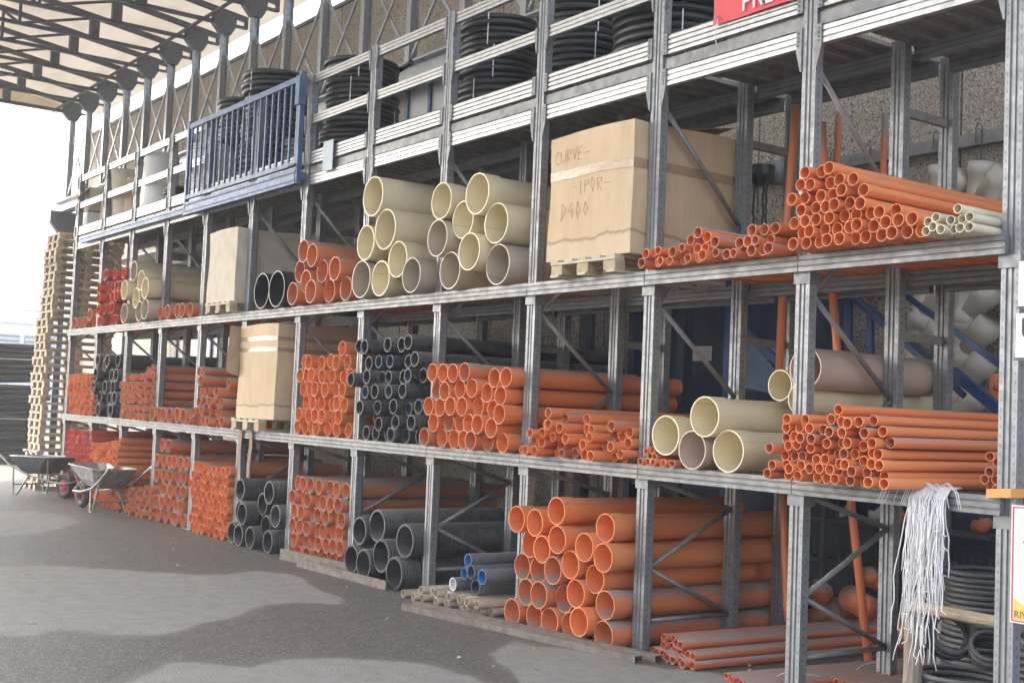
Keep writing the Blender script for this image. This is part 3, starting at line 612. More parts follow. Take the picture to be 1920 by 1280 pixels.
def merge(objs, name, label, cat):
    verts, faces, mats, mi, sm = [], [], [], [], []
    for o in objs:
        me = o.data; mw = Matrix.LocRotScale(o.location, o.rotation_euler, None); n0 = len(verts)
        verts += [tuple(mw @ v.co) for v in me.vertices]; faces += [tuple(n0+i for i in p.vertices) for p in me.polygons]
        m0 = me.materials[0]
        if m0 not in mats: mats.append(m0)
        mi += [mats.index(m0)]*len(me.polygons)
    me = bpy.data.meshes.new(name); me.from_pydata(verts, [], faces)
    for m0 in mats: me.materials.append(m0)
    me.polygons.foreach_set('material_index', mi); me.polygons.foreach_set('use_smooth', [True]*len(faces)); me.update()
    for o in objs: bpy.data.objects.remove(o)
    o = bpy.data.objects.new(name, me); COL.objects.link(o); tag(o, label, cat, kind='stuff'); return o
far_o = stack(zc(Z12, rows(*[(522+(8 if k % 2 else 0), 150+44*k, 688-(6 if k % 2 else 0), 148+46*k, 9) for k in range(7)])), -.08, .048, ZA, 'p', 'orange', '', '', stuff=True, it=250)
far_o += stack(zc(Z12, rows((935,155,1095,150,5),(912,215,1095,215,8),(912,270,1090,272,8),(908,325,1090,328,8),(905,385,1090,390,8),(880,448,1090,460,9))), -.08, .054, ZA, 'p', 'orange_dusty', '', '', stuff=True, it=250)
far_o += stack(zc(Z12, rows(*[(700+(7 if k % 2 else 0), 600+36*k, 885, 605+40*k, 9) for k in range(12)])), -.06, .05, GZ, 'p', 'orange', '', '', stuff=True, it=250)
far_o += stack(zc(Z12, rows((985,1040,1110,1010,4),(900,1080,1110,1070,6),(945,1120,1110,1130,6),(945,1165,1110,1190,6))), -.06, .062, GZ, 'p', 'orange_dusty', '', '', stuff=True, it=250)
merge(far_o, 'small_orange_pipes', 'dense stacks of small orange pipes in the far bays beside the wheelbarrows', 'pipes')
far_r = stack(zc(Z12, rows(*[(495+(7 if k % 2 else 0), 580+42*k, 675, 590+46*k, 9) for k in range(12)])), -.05, .05, GZ, 'p', 'red_pipe', '', '', stuff=True, it=250)
merge(far_r, 'small_red_pipes', 'dense stack of small red pipes on the ground behind the wheelbarrow', 'pipes')

# ------------------------------------------------------------------ pallets and cartons
PB = MB().box(-.6,.6,0,.1,0,.02).mesh('deck_board'); PS = MB().box(0,.1,-.4,.4,0,.02).mesh('stringer_board'); BLK = MB().box(-.05,.05,-.07,.07,0,.078).mesh('block'); BB = MB().box(-.6,.6,-.05,.05,0,.02).mesh('bottom_board')
def pallet(loc, rz, label, group=None, full=True):      # 1.2 m along local x, 0.8 m along local y
    o = empty('pallet', loc, rz); tag(o, label, 'pallet', group)
    for y in (-.35, 0, .35):
        put('bottom_board', BB, MAT['wood'], o, (0, y, 0))
        for x in (-.54, 0, .54): put('block', BLK, MAT['wood_block'], o, (x, y*.94, .0205))
    for x in (-.6, -.05, .5): put('stringer_board', PS, MAT['wood'], o, (x, 0, .099))
    for k in range(5): put('deck_board', PB, MAT['wood'], o, (0, -.4+.175*k, .1195))
    return o
def carton(name, x0, x1, y0, y1, z0, h, label, mat='cardboard', tape=None, bulge=.02, lean=0.0, openflaps=True):
    w_, d_ = x1-x0, y1-y0; o = empty(name, ((x0+x1)/2, (y0+y1)/2, z0)); tag(o, label, 'carton')
    def warp(x, y, z):
        u, v_, t = x/(w_/2), y/(d_/2), z/h
        bu = bulge*math.sin(math.pi*min(max(t,0),1))*(1 if True else 0)
        nx_ = x + bu*u*(1-v_*v_)*.9 + .008*math.sin(7*z+3*y); ny_ = y + bu*v_*(1-u*u)*.9 + .007*math.sin(6*z+5*x) + lean*z
        return (nx_, ny_, z + (.012*math.sin(4*x+1)+.01*math.sin(5*y) if t > .95 else 0))
    N = 10; m = MB()
    def quad(f):
        vs_ = [warp(*f(i/N, j/N)) for j in range(N+1) for i in range(N+1)]
        m.add(vs_, [(j*(N+1)+i, j*(N+1)+i+1, (j+1)*(N+1)+i+1, (j+1)*(N+1)+i) for j in range(N) for i in range(N)])
    a, c = w_/2, d_/2
    quad(lambda s, t: (-a+2*a*s, -c, h*t)); quad(lambda s, t: (a, -c+2*c*s, h*t)); quad(lambda s, t: (a-2*a*s, c, h*t)); quad(lambda s, t: (-a, c-2*c*s, h*t))
    quad(lambda s, t: (-a+2*a*s, -c+2*c*t, h)); quad(lambda s, t: (-a+2*a*s, c-2*c*t, 0))
    put('box_wall', m, MAT[mat], o)
    if tape:
        for tz, th in tape:
            tm_ = MB(); pts = []
            K = 14
            loop = [(-a+2*a*k/K, -c-.003, 0) for k in range(K+1)] + [(a+.003, -c+2*c*k/K, 1) for k in range(K+1)]
            vs_ = []
            for (x, y, s_) in loop:
                for zz in (tz, tz+th):
                    q = warp(max(-a,min(a,x)), max(-c,min(c,y)), zz); vs_.append((q[0]+(.004 if s_ else 0), q[1]-(0 if s_ else .004), q[2]+.004*math.sin(9*x)))
            tm_.add(vs_, [(2*k, 2*k+2, 2*k+3, 2*k+1) for k in range(len(loop)-1)]); put('packing_tape', tm_, MAT['tape'], o)
    return o, warp, (a, c, h)
GL = {'C':[[(1,.9),(.4,1),(0,.6),(0,.3),(.4,0),(1,.1)]],'U':[[(0,1),(0,.2),(.4,0),(.9,.2),(.9,1)]],'R':[[(0,0),(0,1),(.8,.9),(.8,.6),(0,.5),(.9,0)]],'V':[[(0,1),(.45,0),(.9,1)]],
      'E':[[(.8,1),(0,1),(0,0),(.8,0)],[(0,.5),(.6,.5)]],'-':[[(0,.5),(.9,.5)]],'1':[[(.2,.8),(.5,1),(.5,0)]],'P':[[(0,0),(0,1),(.8,.9),(.8,.55),(0,.5)]],'O':[[(.4,0),(0,.4),(.3,1),(.8,.6),(.4,0)]],
      'I':[[(.3,0),(.4,1)]],'D':[[(0,0),(.1,1),(.8,.6),(0,0)]],'4':[[(.6,1),(0,.4),(.9,.4)],[(.6,.7),(.6,0)]],'0':[[(.4,0),(0,.4),(.4,1),(.8,.5),(.4,0)]]}
def scrawl(parent, text, x, y, z, size, warp=None):
    m = MB()
    for ch in text:
        for st in GL.get(ch, []):
            p = [np.array((x+q[0]*size*.6+random.uniform(-.006,.006), y, z+q[1]*size+random.uniform(-.01,.01))) for q in st]
            if warp: p = [np.array(warp(*q)) - np.array((0,.002,0)) for q in p]
            m.tube(p, .0022, 4)
        x += size*.8
    put('handwriting', m, MAT['marker'], parent)
c0, c1 = onY(1033, 486, -.10), onY(1200, 470, -.10)
pallet(((c0[0]-3.05)/2-.0, .42, ZB+.001), math.pi/2, 'wooden pallet on upper shelf beneath the biggest brown carton')
big, wp, (ba, bc, bh) = carton('cardboard_carton', c0[0]-.01, -3.03, -.13, 1.02, ZB+.143, 1.03, 'biggest brown cardboard carton with tape band and water stain on upper shelf', tape=[(.66,.075)], bulge=.03)
scrawl(big, 'CURVE-', -ba+.08, -bc-.004, .80, .10, wp); scrawl(big, '-1POR-', -ba+.33, -bc-.004, .52, .10, wp); scrawl(big, 'D400', -ba+.18, -bc-.004, .33, .12, wp)
put('torn_flap', MB().add([(-.2,-.1,0),(.45,-.12,.05),(.42,.3,.09),(-.15,.3,.02)], [(0,1,2,3)]), MAT['cardboard_plain'], big, (.05, .25, bh+.004), (.08,0,0))
# white-lit carton further left on the upper shelf
d0, d1 = onY(382, 580, -.1), onY(436, 575, -.1)
pallet((-10.95, .42, ZB+.001), math.pi/2, 'wooden pallet on upper shelf under the pale plain carton')
carton('cardboard_carton', -11.45, -10.55, -.12, 1.25, ZB+.143, .93, 'pale plain carton on upper shelf beside the large black pipe pair', 'cardboard_pale', bulge=.02)
# tall carton on lower shelf
pallet((-9.9, .42, ZA+.001), math.pi/2, 'wooden pallet with hanging straps on lower shelf beneath the tall carton')
tall, wq, (ta, tcx, th) = carton('cardboard_carton', -10.33, -9.25, -.10, .98, ZA+.143, 1.13, 'tall bulging pale carton taped near its top on lower shelf', 'cardboard', tape=[(.93,.05),(.80,.05)], bulge=.05)
put('torn_flap', MB().add([(0,0,0),(.02,-.16,.02),(.04,-.2,-.55),(0,-.02,-.6)], [(0,1,2,3)]), MAT['cardboard_plain'], tall, (-ta-.02, -tcx+.02, th-.02))
for k, (px_, bx) in enumerate(((452,0),(470,.0))):
    p = onY(px_, 815, -.075); m = MB(); L = .62 if k else .66
    pts = [(0,0,0),(.02*(1 if k else -1.2),-.004,-.25),(0,-.01,-.45),(.03 if not k else 0,-.012,-L)]
    for (a, b_) in zip(pts[:-1], pts[1:]): m.bar(a, b_, .085, .008) if False else m.add([(a[0]-.045,a[1],a[2]),(a[0]+.045,a[1],a[2]),(b_[0]+.045,b_[1],b_[2]),(b_[0]-.045,b_[1],b_[2]),(a[0]-.045,a[1]+.008,a[2]),(a[0]+.045,a[1]+.008,a[2]),(b_[0]+.045,b_[1]+.008,b_[2]),(b_[0]-.045,b_[1]+.008,b_[2])], [(0,1,2,3),(7,6,5,4),(0,3,7,4),(1,5,6,2),(0,4,5,1),(3,2,6,7)])
    tag(put('hanging_strip', m, MAT['slat_wood'], None, (p[0], -.075, ZA+.05)), 'brown strip hanging from lower shelf below the tall carton', 'strip', 'hanging brown strips')
tag(put('flat_carton', MB().box(-8.85,-7.65,1.1,1.4,0,.42), MAT['cardboard_plain'], None, (0, .06, ZA+.001)), 'low brown carton at the back of lower shelf behind orange pipes', 'carton')

# tower of pallets at the end of the racking
pb = onZ(97, 918)
NP = 33; tower = (-19.18, .42)
for k in range(NP):
    zz = GZ + .0015 + k*.1403
    off = (.0 if k < 22 else .12)
    pallet((tower[0]+off*.6+random.uniform(-.03,.03), tower[1]+off*.6+random.uniform(-.03,.03), zz), math.pi/2+random.uniform(-.03,.03), 'pale wooden pallet in the tall tower at the end of the racking', 'pallet tower')

# ------------------------------------------------------------------ sliding gate on the mezzanine
gx0, gx1 = -12.42, -8.93
gt = empty('mezzanine_gate', ((gx0+gx1)/2, -.11, 4.24)); tag(gt, 'blue steel barred sliding gate on the mezzanine edge', 'gate')
hw = (gx1-gx0)/2
put('top_rail', MB().box(-hw,hw,-.025,.025,1.06,1.13), MAT['blue_steel'], gt); put('bottom_rail', MB().box(-hw,hw,-.025,.025,.08,.13), MAT['blue_steel'], gt)
put('bottom_channel', MB().prism([(-.04,-.14),(.03,-.14),(.03,.03),(-.04,.03),(-.04,.0),(-.03,-.02),(-.03,-.09),(-.04,-.11)], 'x', -hw, hw), MAT['blue_steel'], gt)
bar_me = MB().box(-.015,.015,-.012,.012,.131,1.059).mesh('gate_bar')
for k in range(20): put('gate_bar', bar_me, MAT['blue_steel'], gt, (-hw+.09+(2*hw-.18)*k/19, 0, 0))
for s_ in (-1, 1): put('end_post', MB().box(s_*hw-.03,s_*hw+.03,-.03,.03,-.14,1.17), MAT['blue_steel'], gt)
put('latch_box', MB().box(hw-.055,hw+.05,-.06,.034,.78,1.12), MAT['blue_steel'], gt); put('lock_bar', MB().tube([(hw-.16,-.05,.08),(hw+.02,-.05,.08)], .014), MAT['dark_steel'], gt)
tk = put('gate_track', MB().prism([(-.03,-.09),(.03,-.09),(.03,.0),(-.03,.0),(-.03,-.025),(-.02,-.03),(-.02,-.06),(-.03,-.065)], 'x', -17.4, -8.9), MAT['blue_steel'], None, (0, -.06, 4.24))
tag(tk, 'long grey-blue gate track bolted along the mezzanine beams', 'track')
tag(put('metal_plate', MB().box(-.12,.12,-.004,.004,-.17,.17), MAT['plate_blue'], None, (onY(615,292,-.03)[0], -.03, onY(615,292,-.03)[2])), 'small pale blue metal plate fixed on the mezzanine beam beside the gate', 'plate')

# ------------------------------------------------------------------ coils of flexible hose on the mezzanine
DZ = 4.345
COIL = {}
def coil(c, R, n_w, r, mat, label, group, tilt=(0,0), strap=True, tail=False):
    key = (round(R,2), n_w, r, mat, random.randint(0, 3))
    if key not in COIL:
        m = MB()
        for k in range(n_w):
            for q in range(2): m.torus((random.uniform(-.015,.015), random.uniform(-.015,.015), r+2*r*k*.96), R-r-2*r*q+random.uniform(-.012,.012), r, 36, 8)
        COIL[key] = m.mesh('hose_coil', True); COIL[key].materials.append(MAT[mat])
    o = put('hose_coil', COIL[key], None, None, c, (tilt[0], tilt[1], random.uniform(0,6.28))); tag(o, label, 'hose coil', group)
    H = 2*r*n_w*.96
    if strap:
        for a in (0.3, 2.4, 4.5):
            put('strap', MB().add([((R+.006)*math.cos(a+d), (R+.006)*math.sin(a+d), z) for d in (-.012,.012) for z in (0.0, H*.5, H)], [(0,1,4,3),(1,2,5,4)]), MAT['string'], o)
    if tail: put('hose_end', MB().tube([(R*.9*math.cos(.2), R*.9*math.sin(.2), H-r), (R*1.05, -.05, H), (R*1.2, -.28, H+.02)], r, 10), MAT[mat], o)
    return H
def coil_stack(pxc, yp, R, r, counts, mat, label, group, jit=.04, tail=False, base=DZ):
    c = onY(*pxc, yp); z = base
    for k, n_ in enumerate(counts):
        H = coil((c[0]+random.uniform(-jit,jit), yp+random.uniform(-jit,jit)*.6, z+.001), R*random.uniform(.93,1.03), n_, r, mat, label, group, strap=True, tail=(tail and k == len(counts)-1))
        z += H+.003
HC = 'black hose coils on the mezzanine'
coil_stack((672,240), .62, .46, .033, (3,4,4,5,4), 'black_hose', 'black ribbed hose coil in the stack beside the blue gate', HC, .06, True)
coil_stack((938,160), .66, .43, .034, (3,4,5,5), 'black_hose', 'black hose coil in the stack second along from the blue gate', HC, .03)
coil_stack((1090,110), .72, .42, .034, (5,5,5), 'black_hose', 'black hose coil in the stack third along from the blue gate', HC, .03)
coil_stack((1255,60), .62, .50, .036, (4,4,3), 'black_hose', 'black hose coil in the stack behind the red banner', HC, .05)
coil_stack((802,205), .6, .34, .026, (3,), 'black_hose', 'single low black hose coil between two tall coil stacks', HC)
coil_stack((515,290), .66, .47, .038, (4,5,5,4,4), 'black_hose', 'black ribbed hose coil in the tallest stack behind the blue gate', HC, .05)
coil_stack((452,300), 1.0, .42, .038, (5,5,4,5,4), 'black_hose', 'black hose coil in the rear tall stack behind the blue gate', HC, .06)
coil_stack((572,290), .9, .33, .030, (6,6), 'grey_hose', 'grey ribbed hose coil behind the latch end of the blue gate', 'grey hose coils')
coil_stack((396,320), .45, .33, .022, (7,7,7), 'white_plastic', 'white wrapped hose coil in the stack behind the blue gate', 'white hose coils')
coil_stack((350,320), .9, .28, .022, (7,7,9), 'white_plastic', 'white wrapped hose coil in the stack behind the gate end post', 'white hose coils')
coil_stack((340,345), .35, .26, .022, (5,4), 'black_hose', 'small dark hose coil low behind the rails beside the blue gate', HC)

# boxes, drums and wrapped goods behind the left rails
def drum(pxc, yp, r, h, mat, label, cat='drum', taper=1.0):
    c = onY(*pxc, yp); m = MB(); n = 20
    prof = [(0,0),(r*taper,0),(r*taper*1.01,h*.3),(r*1.0,h*.95),(r*1.04,h*.955),(r*1.04,h),(0,h)]
    vs_ = [(q[0]*math.cos(2*math.pi*j/n), q[0]*math.sin(2*math.pi*j/n), q[1]) for q in prof for j in range(n)]
    m.add(vs_, [(i*n+j, i*n+(j+1)%n, (i+1)*n+(j+1)%n, (i+1)*n+j) for i in range(len(prof)-1) for j in range(n)])
    tag(put('drum', m.mesh('drum', True), MAT[mat], None, (c[0], yp, DZ+.001)), label, cat)
drum((302,330), .3, .26, 1.0, 'white_plastic', 'tall white drum behind the rails beside the blue gate', taper=1.12)
drum((268,345), .45, .25, .78, 'cardboard_plain', 'brown fibre drum behind the rails next to the white drum', taper=1.1)
drum((238,345), .3, .26, .95, 'cardboard_pale', 'tapered pale brown fibre drum standing behind the rails', taper=.78)
bxp = onY(178, 400, .35)
cb, _, _ = carton('cardboard_carton', bxp[0]-.35, bxp[0]+.35, .12, .7, DZ+.001, .42, 'carton wrapped in crumpled foil at the far end of the mezzanine', 'foil', bulge=.02)
bx2 = onY(180, 350, .35)
cb2, _, _ = carton('cardboard_carton', bx2[0]-.3, bx2[0]+.35, .15, .65, DZ+.46, .40, 'open brown carton standing on the foil-wrapped one', 'cardboard_pale', bulge=.01)
put('open_flap', MB().add([(-.3,0,0),(.35,0,0),(.33,-.2,-.2),(-.25,-.22,-.2)], [(0,1,2,3)]), MAT['cardboard_plain'], cb2, (0,-.255,.39))
drum((215,372), .35, .22, .5, 'cardboard_plain', 'short brown fibre drum behind the rails near the far end')

# ------------------------------------------------------------------ wheelbarrows
def barrow(loc, rz, label, tray_mat):
    o = empty('wheelbarrow', loc, rz); o.scale = (1.08,)*3; tag(o, label, 'wheelbarrow')     # wheel towards local +x
    lev = [(.34,.17,-.30,.30,.30),(.36,.20,-.34,.33,.33),(.60,.32,-.56,.62,.62)]
    m = MB(); loops = []
    def ring(z, hx0, hx1, hy0, hy1, ins=0):
        return [(hx0+ins,-hy0+ins,z),(hx1-ins,-hy1+ins,z+.03),(hx1-ins,hy1-ins,z+.03),(hx0+ins,hy0-ins,z)]
    spec = [(.33,-.22,.24,.17,.15),(.42,-.36,.36,.25,.21),(.60,-.52,.66,.33,.27)]
    def bev(l, f=.25):
        out = []
        for k in range(4):
            p, a, c = np.array(l[k]), np.array(l[k-1]), np.array(l[(k+1)%4]); out += [p+(a-p)*f*.5, p+(c-p)*f*.5]
        return out
    L_ = [bev(ring(*s_)) for s_ in spec] + [bev(ring(*s_, ins=.012)) for s_ in spec[::-1]]; L_[-1] = [p+np.array((0,0,.012)) for p in L_[-1]]
    vs_ = [p for l in L_ for p in l]; n = 8
    m.add(vs_, [(i*n+j, i*n+(j+1)%n, (i+1)*n+(j+1)%n, (i+1)*n+j) for i in range(len(L_)-1) for j in range(n)] + [tuple(range(n-1,-1,-1)), tuple(range(5*n,6*n))])
    put('tray', m, MAT[tray_mat], o)
    rim = [p for p in L_[2]]; put('tray_rim', MB().tube(rim+[rim[0]], .011, 6).mesh('tray_rim', True), MAT['barrow_steel'], o)
    for s_ in (-1, 1):
        h = put('handle', MB().tube([(-.98,s_*.29,.66),(-.84,s_*.29,.655),(-.5,s_*.26,.46),(-.1,s_*.19,.325),(.45,s_*.10,.24),(.74,s_*.09,.23),(.86,0,.27)], .017, 8).mesh('handle', True), MAT['barrow_steel'], o)
        put('grip', MB().tube([(-1.0,s_*.29,.661),(-.86,s_*.29,.656)], .022, 8).mesh('grip', True), MAT['galv_bright'], h)
        put('leg', MB().tube([(-.42,s_*.24,.43),(-.34,s_*.27,.02),(-.24,s_*.26,.02),(-.05,s_*.18,.33)], .015, 8).mesh('leg', True), MAT['barrow_steel'], o)
        put('stay', MB().tube([(.35,s_*.13,.27),(.5,s_*.24,.58)], .012, 6), MAT['barrow_steel'], o)
    put('leg_brace', MB().tube([(-.36,-.26,.16),(-.36,.26,.16)], .013, 6), MAT['barrow_steel'], o)
    wh = put('tyre', MB().torus((0,0,0), .145, .05, 28, 10).mesh('tyre', True), MAT['rubber'], o, (.62,0,.196), (math.pi/2,0,0))
    put('rim', MB().strip([(.10,-.03),(.10,.03),(.03,.045),(.0,.045)], 20).mesh('rim', True), MAT['sign_red'], wh, (0,0,0), (math.pi/2,0,0))
    put('axle', MB().tube([(.62,-.1,.196),(.62,.1,.196)], .012, 6), MAT['barrow_steel'], o)
w1, l1 = onZ(113, 933), onZ(58, 926)
ang = math.atan2(w1[1]-l1[1], w1[0]-l1[0])
barrow((w1[0]+.12-.62*math.cos(ang), w1[1]-.62*math.sin(ang), GZ+.001), ang, 'grey wheelbarrow with dark tray parked sideways beside the pallet tower', 'barrow_tray')
m2 = (onZ(182, 962)+onZ(230, 962))/2
ang2 = math.atan2(-.12, -1)
barrow((m2[0]+.32*math.cos(ang2), m2[1]+.32*math.sin(ang2), GZ+.001), ang2, 'dusty grey wheelbarrow with handles towards the yard before small orange pipes', 'barrow_steel')

# ------------------------------------------------------------------ steel lying on the ground
def ground_bar(pa, pb, w_, h, name, mat, label, hollow=True, dz=0):
    a, c = onZ(*pa), onZ(*pb); L = np.linalg.norm((c-a)[:2]); ang = math.atan2(c[1]-a[1], c[0]-a[0])
    m = MB(); t = .006
    if hollow:
        out = [(0,0),(w_,0),(w_,h),(0,h)]; inn = [(t,t),(w_-t,t),(w_-t,h-t),(t,h-t)]
        for (p, q, r_, s_) in ((0,1,1,0),(1,2,2,1),(2,3,3,2),(3,0,0,3)):
            m.add([(0,*out[p]),(0,*out[q]),(L,*out[q]),(L,*out[p])], [(0,1,2,3)]); m.add([(0,*inn[p]),(0,*inn[q]),(L,*inn[q]),(L,*inn[p])], [(3,2,1,0)])
            for X_ in (0, L): m.add([(X_,*out[p]),(X_,*out[q]),(X_,*inn[q]),(X_,*inn[p])], [(0,1,2,3)])
    else: m.box(0, L, 0, w_, 0, h)
    return tag(put(name, m, MAT[mat], None, (a[0], a[1], GZ+.002+dz), (0,0,ang)), label, 'steel bar')
ground_bar((752,1143), (1190,1244), .08, .052, 'box_section', 'rust_steel', 'front steel box section lying on the ground before the largest orange pipes')
ground_bar((772,1138), (1228,1243), .08, .05, 'box_section', 'rust_steel', 'rear steel box section lying on the ground against the largest orange pipes')
ground_bar((556,1062), (722,1106), .02, .085, 'steel_channel', 'rust_steel', 'rusty steel channel on edge on the ground before the largest black pipes', False)
ground_bar((524,1048), (650,1078), .018, .12, 'steel_plate', 'rust_steel', 'flat rusty plate standing on edge before the dusty orange stack', False)

# ------------------------------------------------------------------ strings hung over the shelf
m = MB(); s0 = onY(1738, 908, -.06)
for k in range(120):
    rear = k % 3 == 0
    x = s0[0] + (random.gauss(.0,.045) if not rear else random.gauss(.115,.022)); L = min(.95, abs(random.gauss(.42,.25))+.12); side = random.gauss(-.05,.075)
    if rear: L *= .8; side *= .5
    yb = -.066-random.uniform(0,.03)
    pts = [(x+random.uniform(-.05,.05), .0 + random.uniform(-.03,.05), ZA+.008+random.uniform(0,.02)), (x, -.05, ZA+.012+random.uniform(0,.015)), (x+.15*side, yb-.012-.02*random.random(), ZA-.05)]
    nseg = max(4, int(L*16)); px_, py_ = x+.15*side, yb-.02; vx = side*.5; ph = random.uniform(0,6.3); fr = random.uniform(2,5)
    for q in range(1, nseg+1):
        t = q/nseg; vx += random.gauss(0,.05); vx *= .9
        px_ += (side*.3+vx)*L/nseg + .008*math.sin(ph+fr*6*t); py_ += random.gauss(-.001,.006)
        pts.append((px_, min(py_,-.064), ZA-.05-L*t+(.02*math.sin(ph) if q == nseg else 0)))
    if random.random() < .3: e = pts[-1]; pts.append((e[0]+random.choice((-1,1))*random.uniform(.02,.05), e[1]-.01, e[2]-random.uniform(-.01,.03)))
    m.tube(pts, .0034, 5)
for k in range(14):
    x = s0[0]+random.gauss(-.02,.06); d = random.choice((-1,-1,1))
    pts = [(x, -.03, ZA+.02),(x+d*.08, -.06, ZA+.04+random.uniform(-.01,.02)),(x+d*.16, -.09, ZA+.0),(x+d*.19, -.10, ZA-.09)]
    m.tube(pts, .0028, 5)
st = put('string_bundle', m.mesh('string_bundle', True), MAT['string']); tag(st, 'bundle of frayed white strings hanging over the lower shelf beam', 'strings')
for (a, b_, c_) in (((1440,1278),(1500,1262),(1560,1279)), ((1590,1272),(1640,1240),(1700,1262))):
    A, B, Cc = onZ(*a), onZ(*b_, GZ+.06), onZ(*c_)
    tag(put('loose_string', MB().tube([A+(0,0,.01), (A+B)/2+(0,0,.035), B, (B+Cc)/2+(0,0,.02), Cc+(0,0,.01)], .003, 5).mesh('loose_string', True), MAT['string']), 'loose white string lying over the floor pipes', 'string', 'loose strings')

# wooden post and log
pp = onY(1712, 1140, .16)
tag(put('wooden_post', MB().tube([(0,0,0),(.01,0,.35),(.0,.0,pp[2]-GZ-.03)], [.062,.058,.055], 10), MAT['wood_grey'], None, (pp[0], .16, GZ+.001)), 'weathered grey wooden post standing under the hanging strings', 'post')
la, lb = onY(1698, 1134, .16), onY(1885, 1168, .16)
tag(put('wooden_log', MB().tube([la, la+(lb-la)*.3+(0,0,.004), la+(lb-la)*.7, lb], [.031,.036,.036,.034], 10), MAT['log_wood']), 'pale wooden log laid level from the post to the end upright', 'log')
# strap round the end upright
sp = onY(1890, 925, -.02)[2]; m = MB()
loop = [(-.016,-.075),(.06,-.082),(.135,-.075),(.142,.05),(.13,.11),(-.01,.11),(-.02,.05)]
vs_ = [(x, y, z) for (x, y) in loop for z in (sp-.010+.012*math.sin(9*x), sp+.020+.012*math.sin(9*x))]
n = len(loop); m.add(vs_, [(2*k, 2*((k+1)%n), 2*((k+1)%n)+1, 2*k+1) for k in range(n)])
m.add([(x*1.0, y-.004 if y < 0 else y+.004, z-.02) for (x, y, z) in vs_], [(2*k, 2*((k+1)%n), 2*((k+1)%n)+1, 2*k+1) for k in range(n)])
tag(put('strap', m, MAT['orange_strap']), 'orange strap wound round the end upright at lower shelf height', 'strap')

# corrugated coils behind the log
CC = 'coils behind the wooden log'
def aim(d): e = Vector(d).to_track_quat('Z', 'Y').to_euler(); return e
def lone_coil(c, R, n_w, r, axis, label):
    m = MB()
    for k in range(n_w): m.torus((random.uniform(-.006,.006), random.uniform(-.006,.006), 2*r*k*.97+r), R-r+random.uniform(-.008,.008), r, 32, 8)
    m.strip([(R-2*r,0),(R-2*r,.001)], 3) if False else None
    tag(put('hose_coil', m.mesh('hose_coil', True), MAT['black_pe'], None, c, aim(axis)), label, 'hose coil', CC)
cb_ = onY(1800, 1262, .42); cb_[2] = GZ+.002
for k in range(2): lone_coil((cb_[0]+.02*k, .42, GZ+.002+k*.145), .27, 4, .0185, (0,0,1), 'flat grey hose coil lying on the ground below the tipped coil')
ct_ = onY(1772, 1205, .36)
lone_coil((ct_[0]-.06, .44, GZ+.48), .145, 6, .0175, (.72,-.62,.28), 'small grey hose coil tipped on its side on flatter coils')
c2t = onY(1835, 1205, .40); lone_coil((c2t[0]+.02, .47, GZ+.40), .12, 4, .016, (.45,-.5,.74), 'small tilted hose coil beside the tall hose stack')
cs_ = onY(1838, 1130, .95); zz = GZ+.002
for k in range(4):
    lone_coil((cs_[0]+random.uniform(-.015,.015), 1.0, zz), .265, 6, .018, (0,0,1), 'grey hose coil in the tall stack behind the wooden log'); zz += 2*.018*6*.97+.004
c = onY(1935, 1230, .5); zz = GZ+.002
for k in range(3): zz += coil((c[0]+.12, c[1]+.1, zz), .30, 6, .02, 'black_pe', 'grey hose coil in the stack beyond the end upright', CC, strap=False)+.003

# ------------------------------------------------------------------ signs and banner
def text_mesh(txt, size, name='lettering'):
    cu = bpy.data.curves.new('t', 'FONT'); cu.body = txt; cu.size = size; cu.extrude = .0015
    ob = bpy.data.objects.new('t', cu); COL.objects.link(ob); dg = bpy.context.evaluated_depsgraph_get()
    me = bpy.data.meshes.new_from_object(ob.evaluated_get(dg)); me.name = name; bpy.data.objects.remove(ob); return me
bl_ = onY(1337, 48, -.03); br_ = onY(1500, 10, -.03)
ban = empty('banner', (bl_[0], -.028, bl_[2])); tag(ban, 'red vinyl banner with white lettering tied to the mezzanine rails', 'banner')
m = MB(); N = 24; Wb = 2.6; Hb = .75
vs_ = [(Wb*i/N, .006*math.sin(5*i/N*3)+.004*math.sin(j*2+i), Hb*j/6) for j in range(7) for i in range(N+1)]
m.add(vs_, [(j*(N+1)+i, j*(N+1)+i+1, (j+1)*(N+1)+i+1, (j+1)*(N+1)+i) for j in range(6) for i in range(N)]); put('cloth', m.mesh('cloth', True), MAT['banner'], ban)
lz = onY(1390, 17, -.04); put('lettering', text_mesh('PRE', .19), MAT['white_paint'], ban, (lz[0]-bl_[0], -.014, lz[2]-bl_[2]-.02), (math.pi/2,0,0))
for gx1_ in (.06, .5, 1.2): put('eyelet', MB().torus((0,0,0), .014, .004, 12, 6).mesh('eyelet', True), MAT['galv'], ban, (gx1_, -.014, .04), (math.pi/2,0,0))
put('tie_cord', MB().tube([(.06,-.016,.03),(.05,-.03,-.1),(.06,-.02,-.16)], .003, 5), MAT['string'], ban)
def sign_board(name, x0, x1, z0, z1, y, label):
    o = empty(name, (x0, y, z0)); tag(o, label, 'sign'); put('board', MB().box(0, x1-x0, 0, .006, 0, z1-z0), MAT['white_paint'], o); return o
SY = -.03
a_, b2_ = onY(1893, 1165, SY), onY(1893, 945, SY)
sg = sign_board('sign', a_[0], a_[0]+.55, a_[2], b2_[2], SY, 'white sign with red edge and yellow base on the end upright'); hh = b2_[2]-a_[2]
for (x0, x1, z0, z1) in ((.008,.542,hh-.016,hh-.008),(.008,.542,.008,.016),(.008,.016,.016,hh-.016)): put('border', MB().box(x0,x1,-.003,-.001,z0,z1), MAT['sign_red'], sg)
m = MB(); fl_ = [(.02,.02),(.53,.02)] + [(.53-.51*k/16, .115+.02*math.sin(k*2.1)) for k in range(17)]
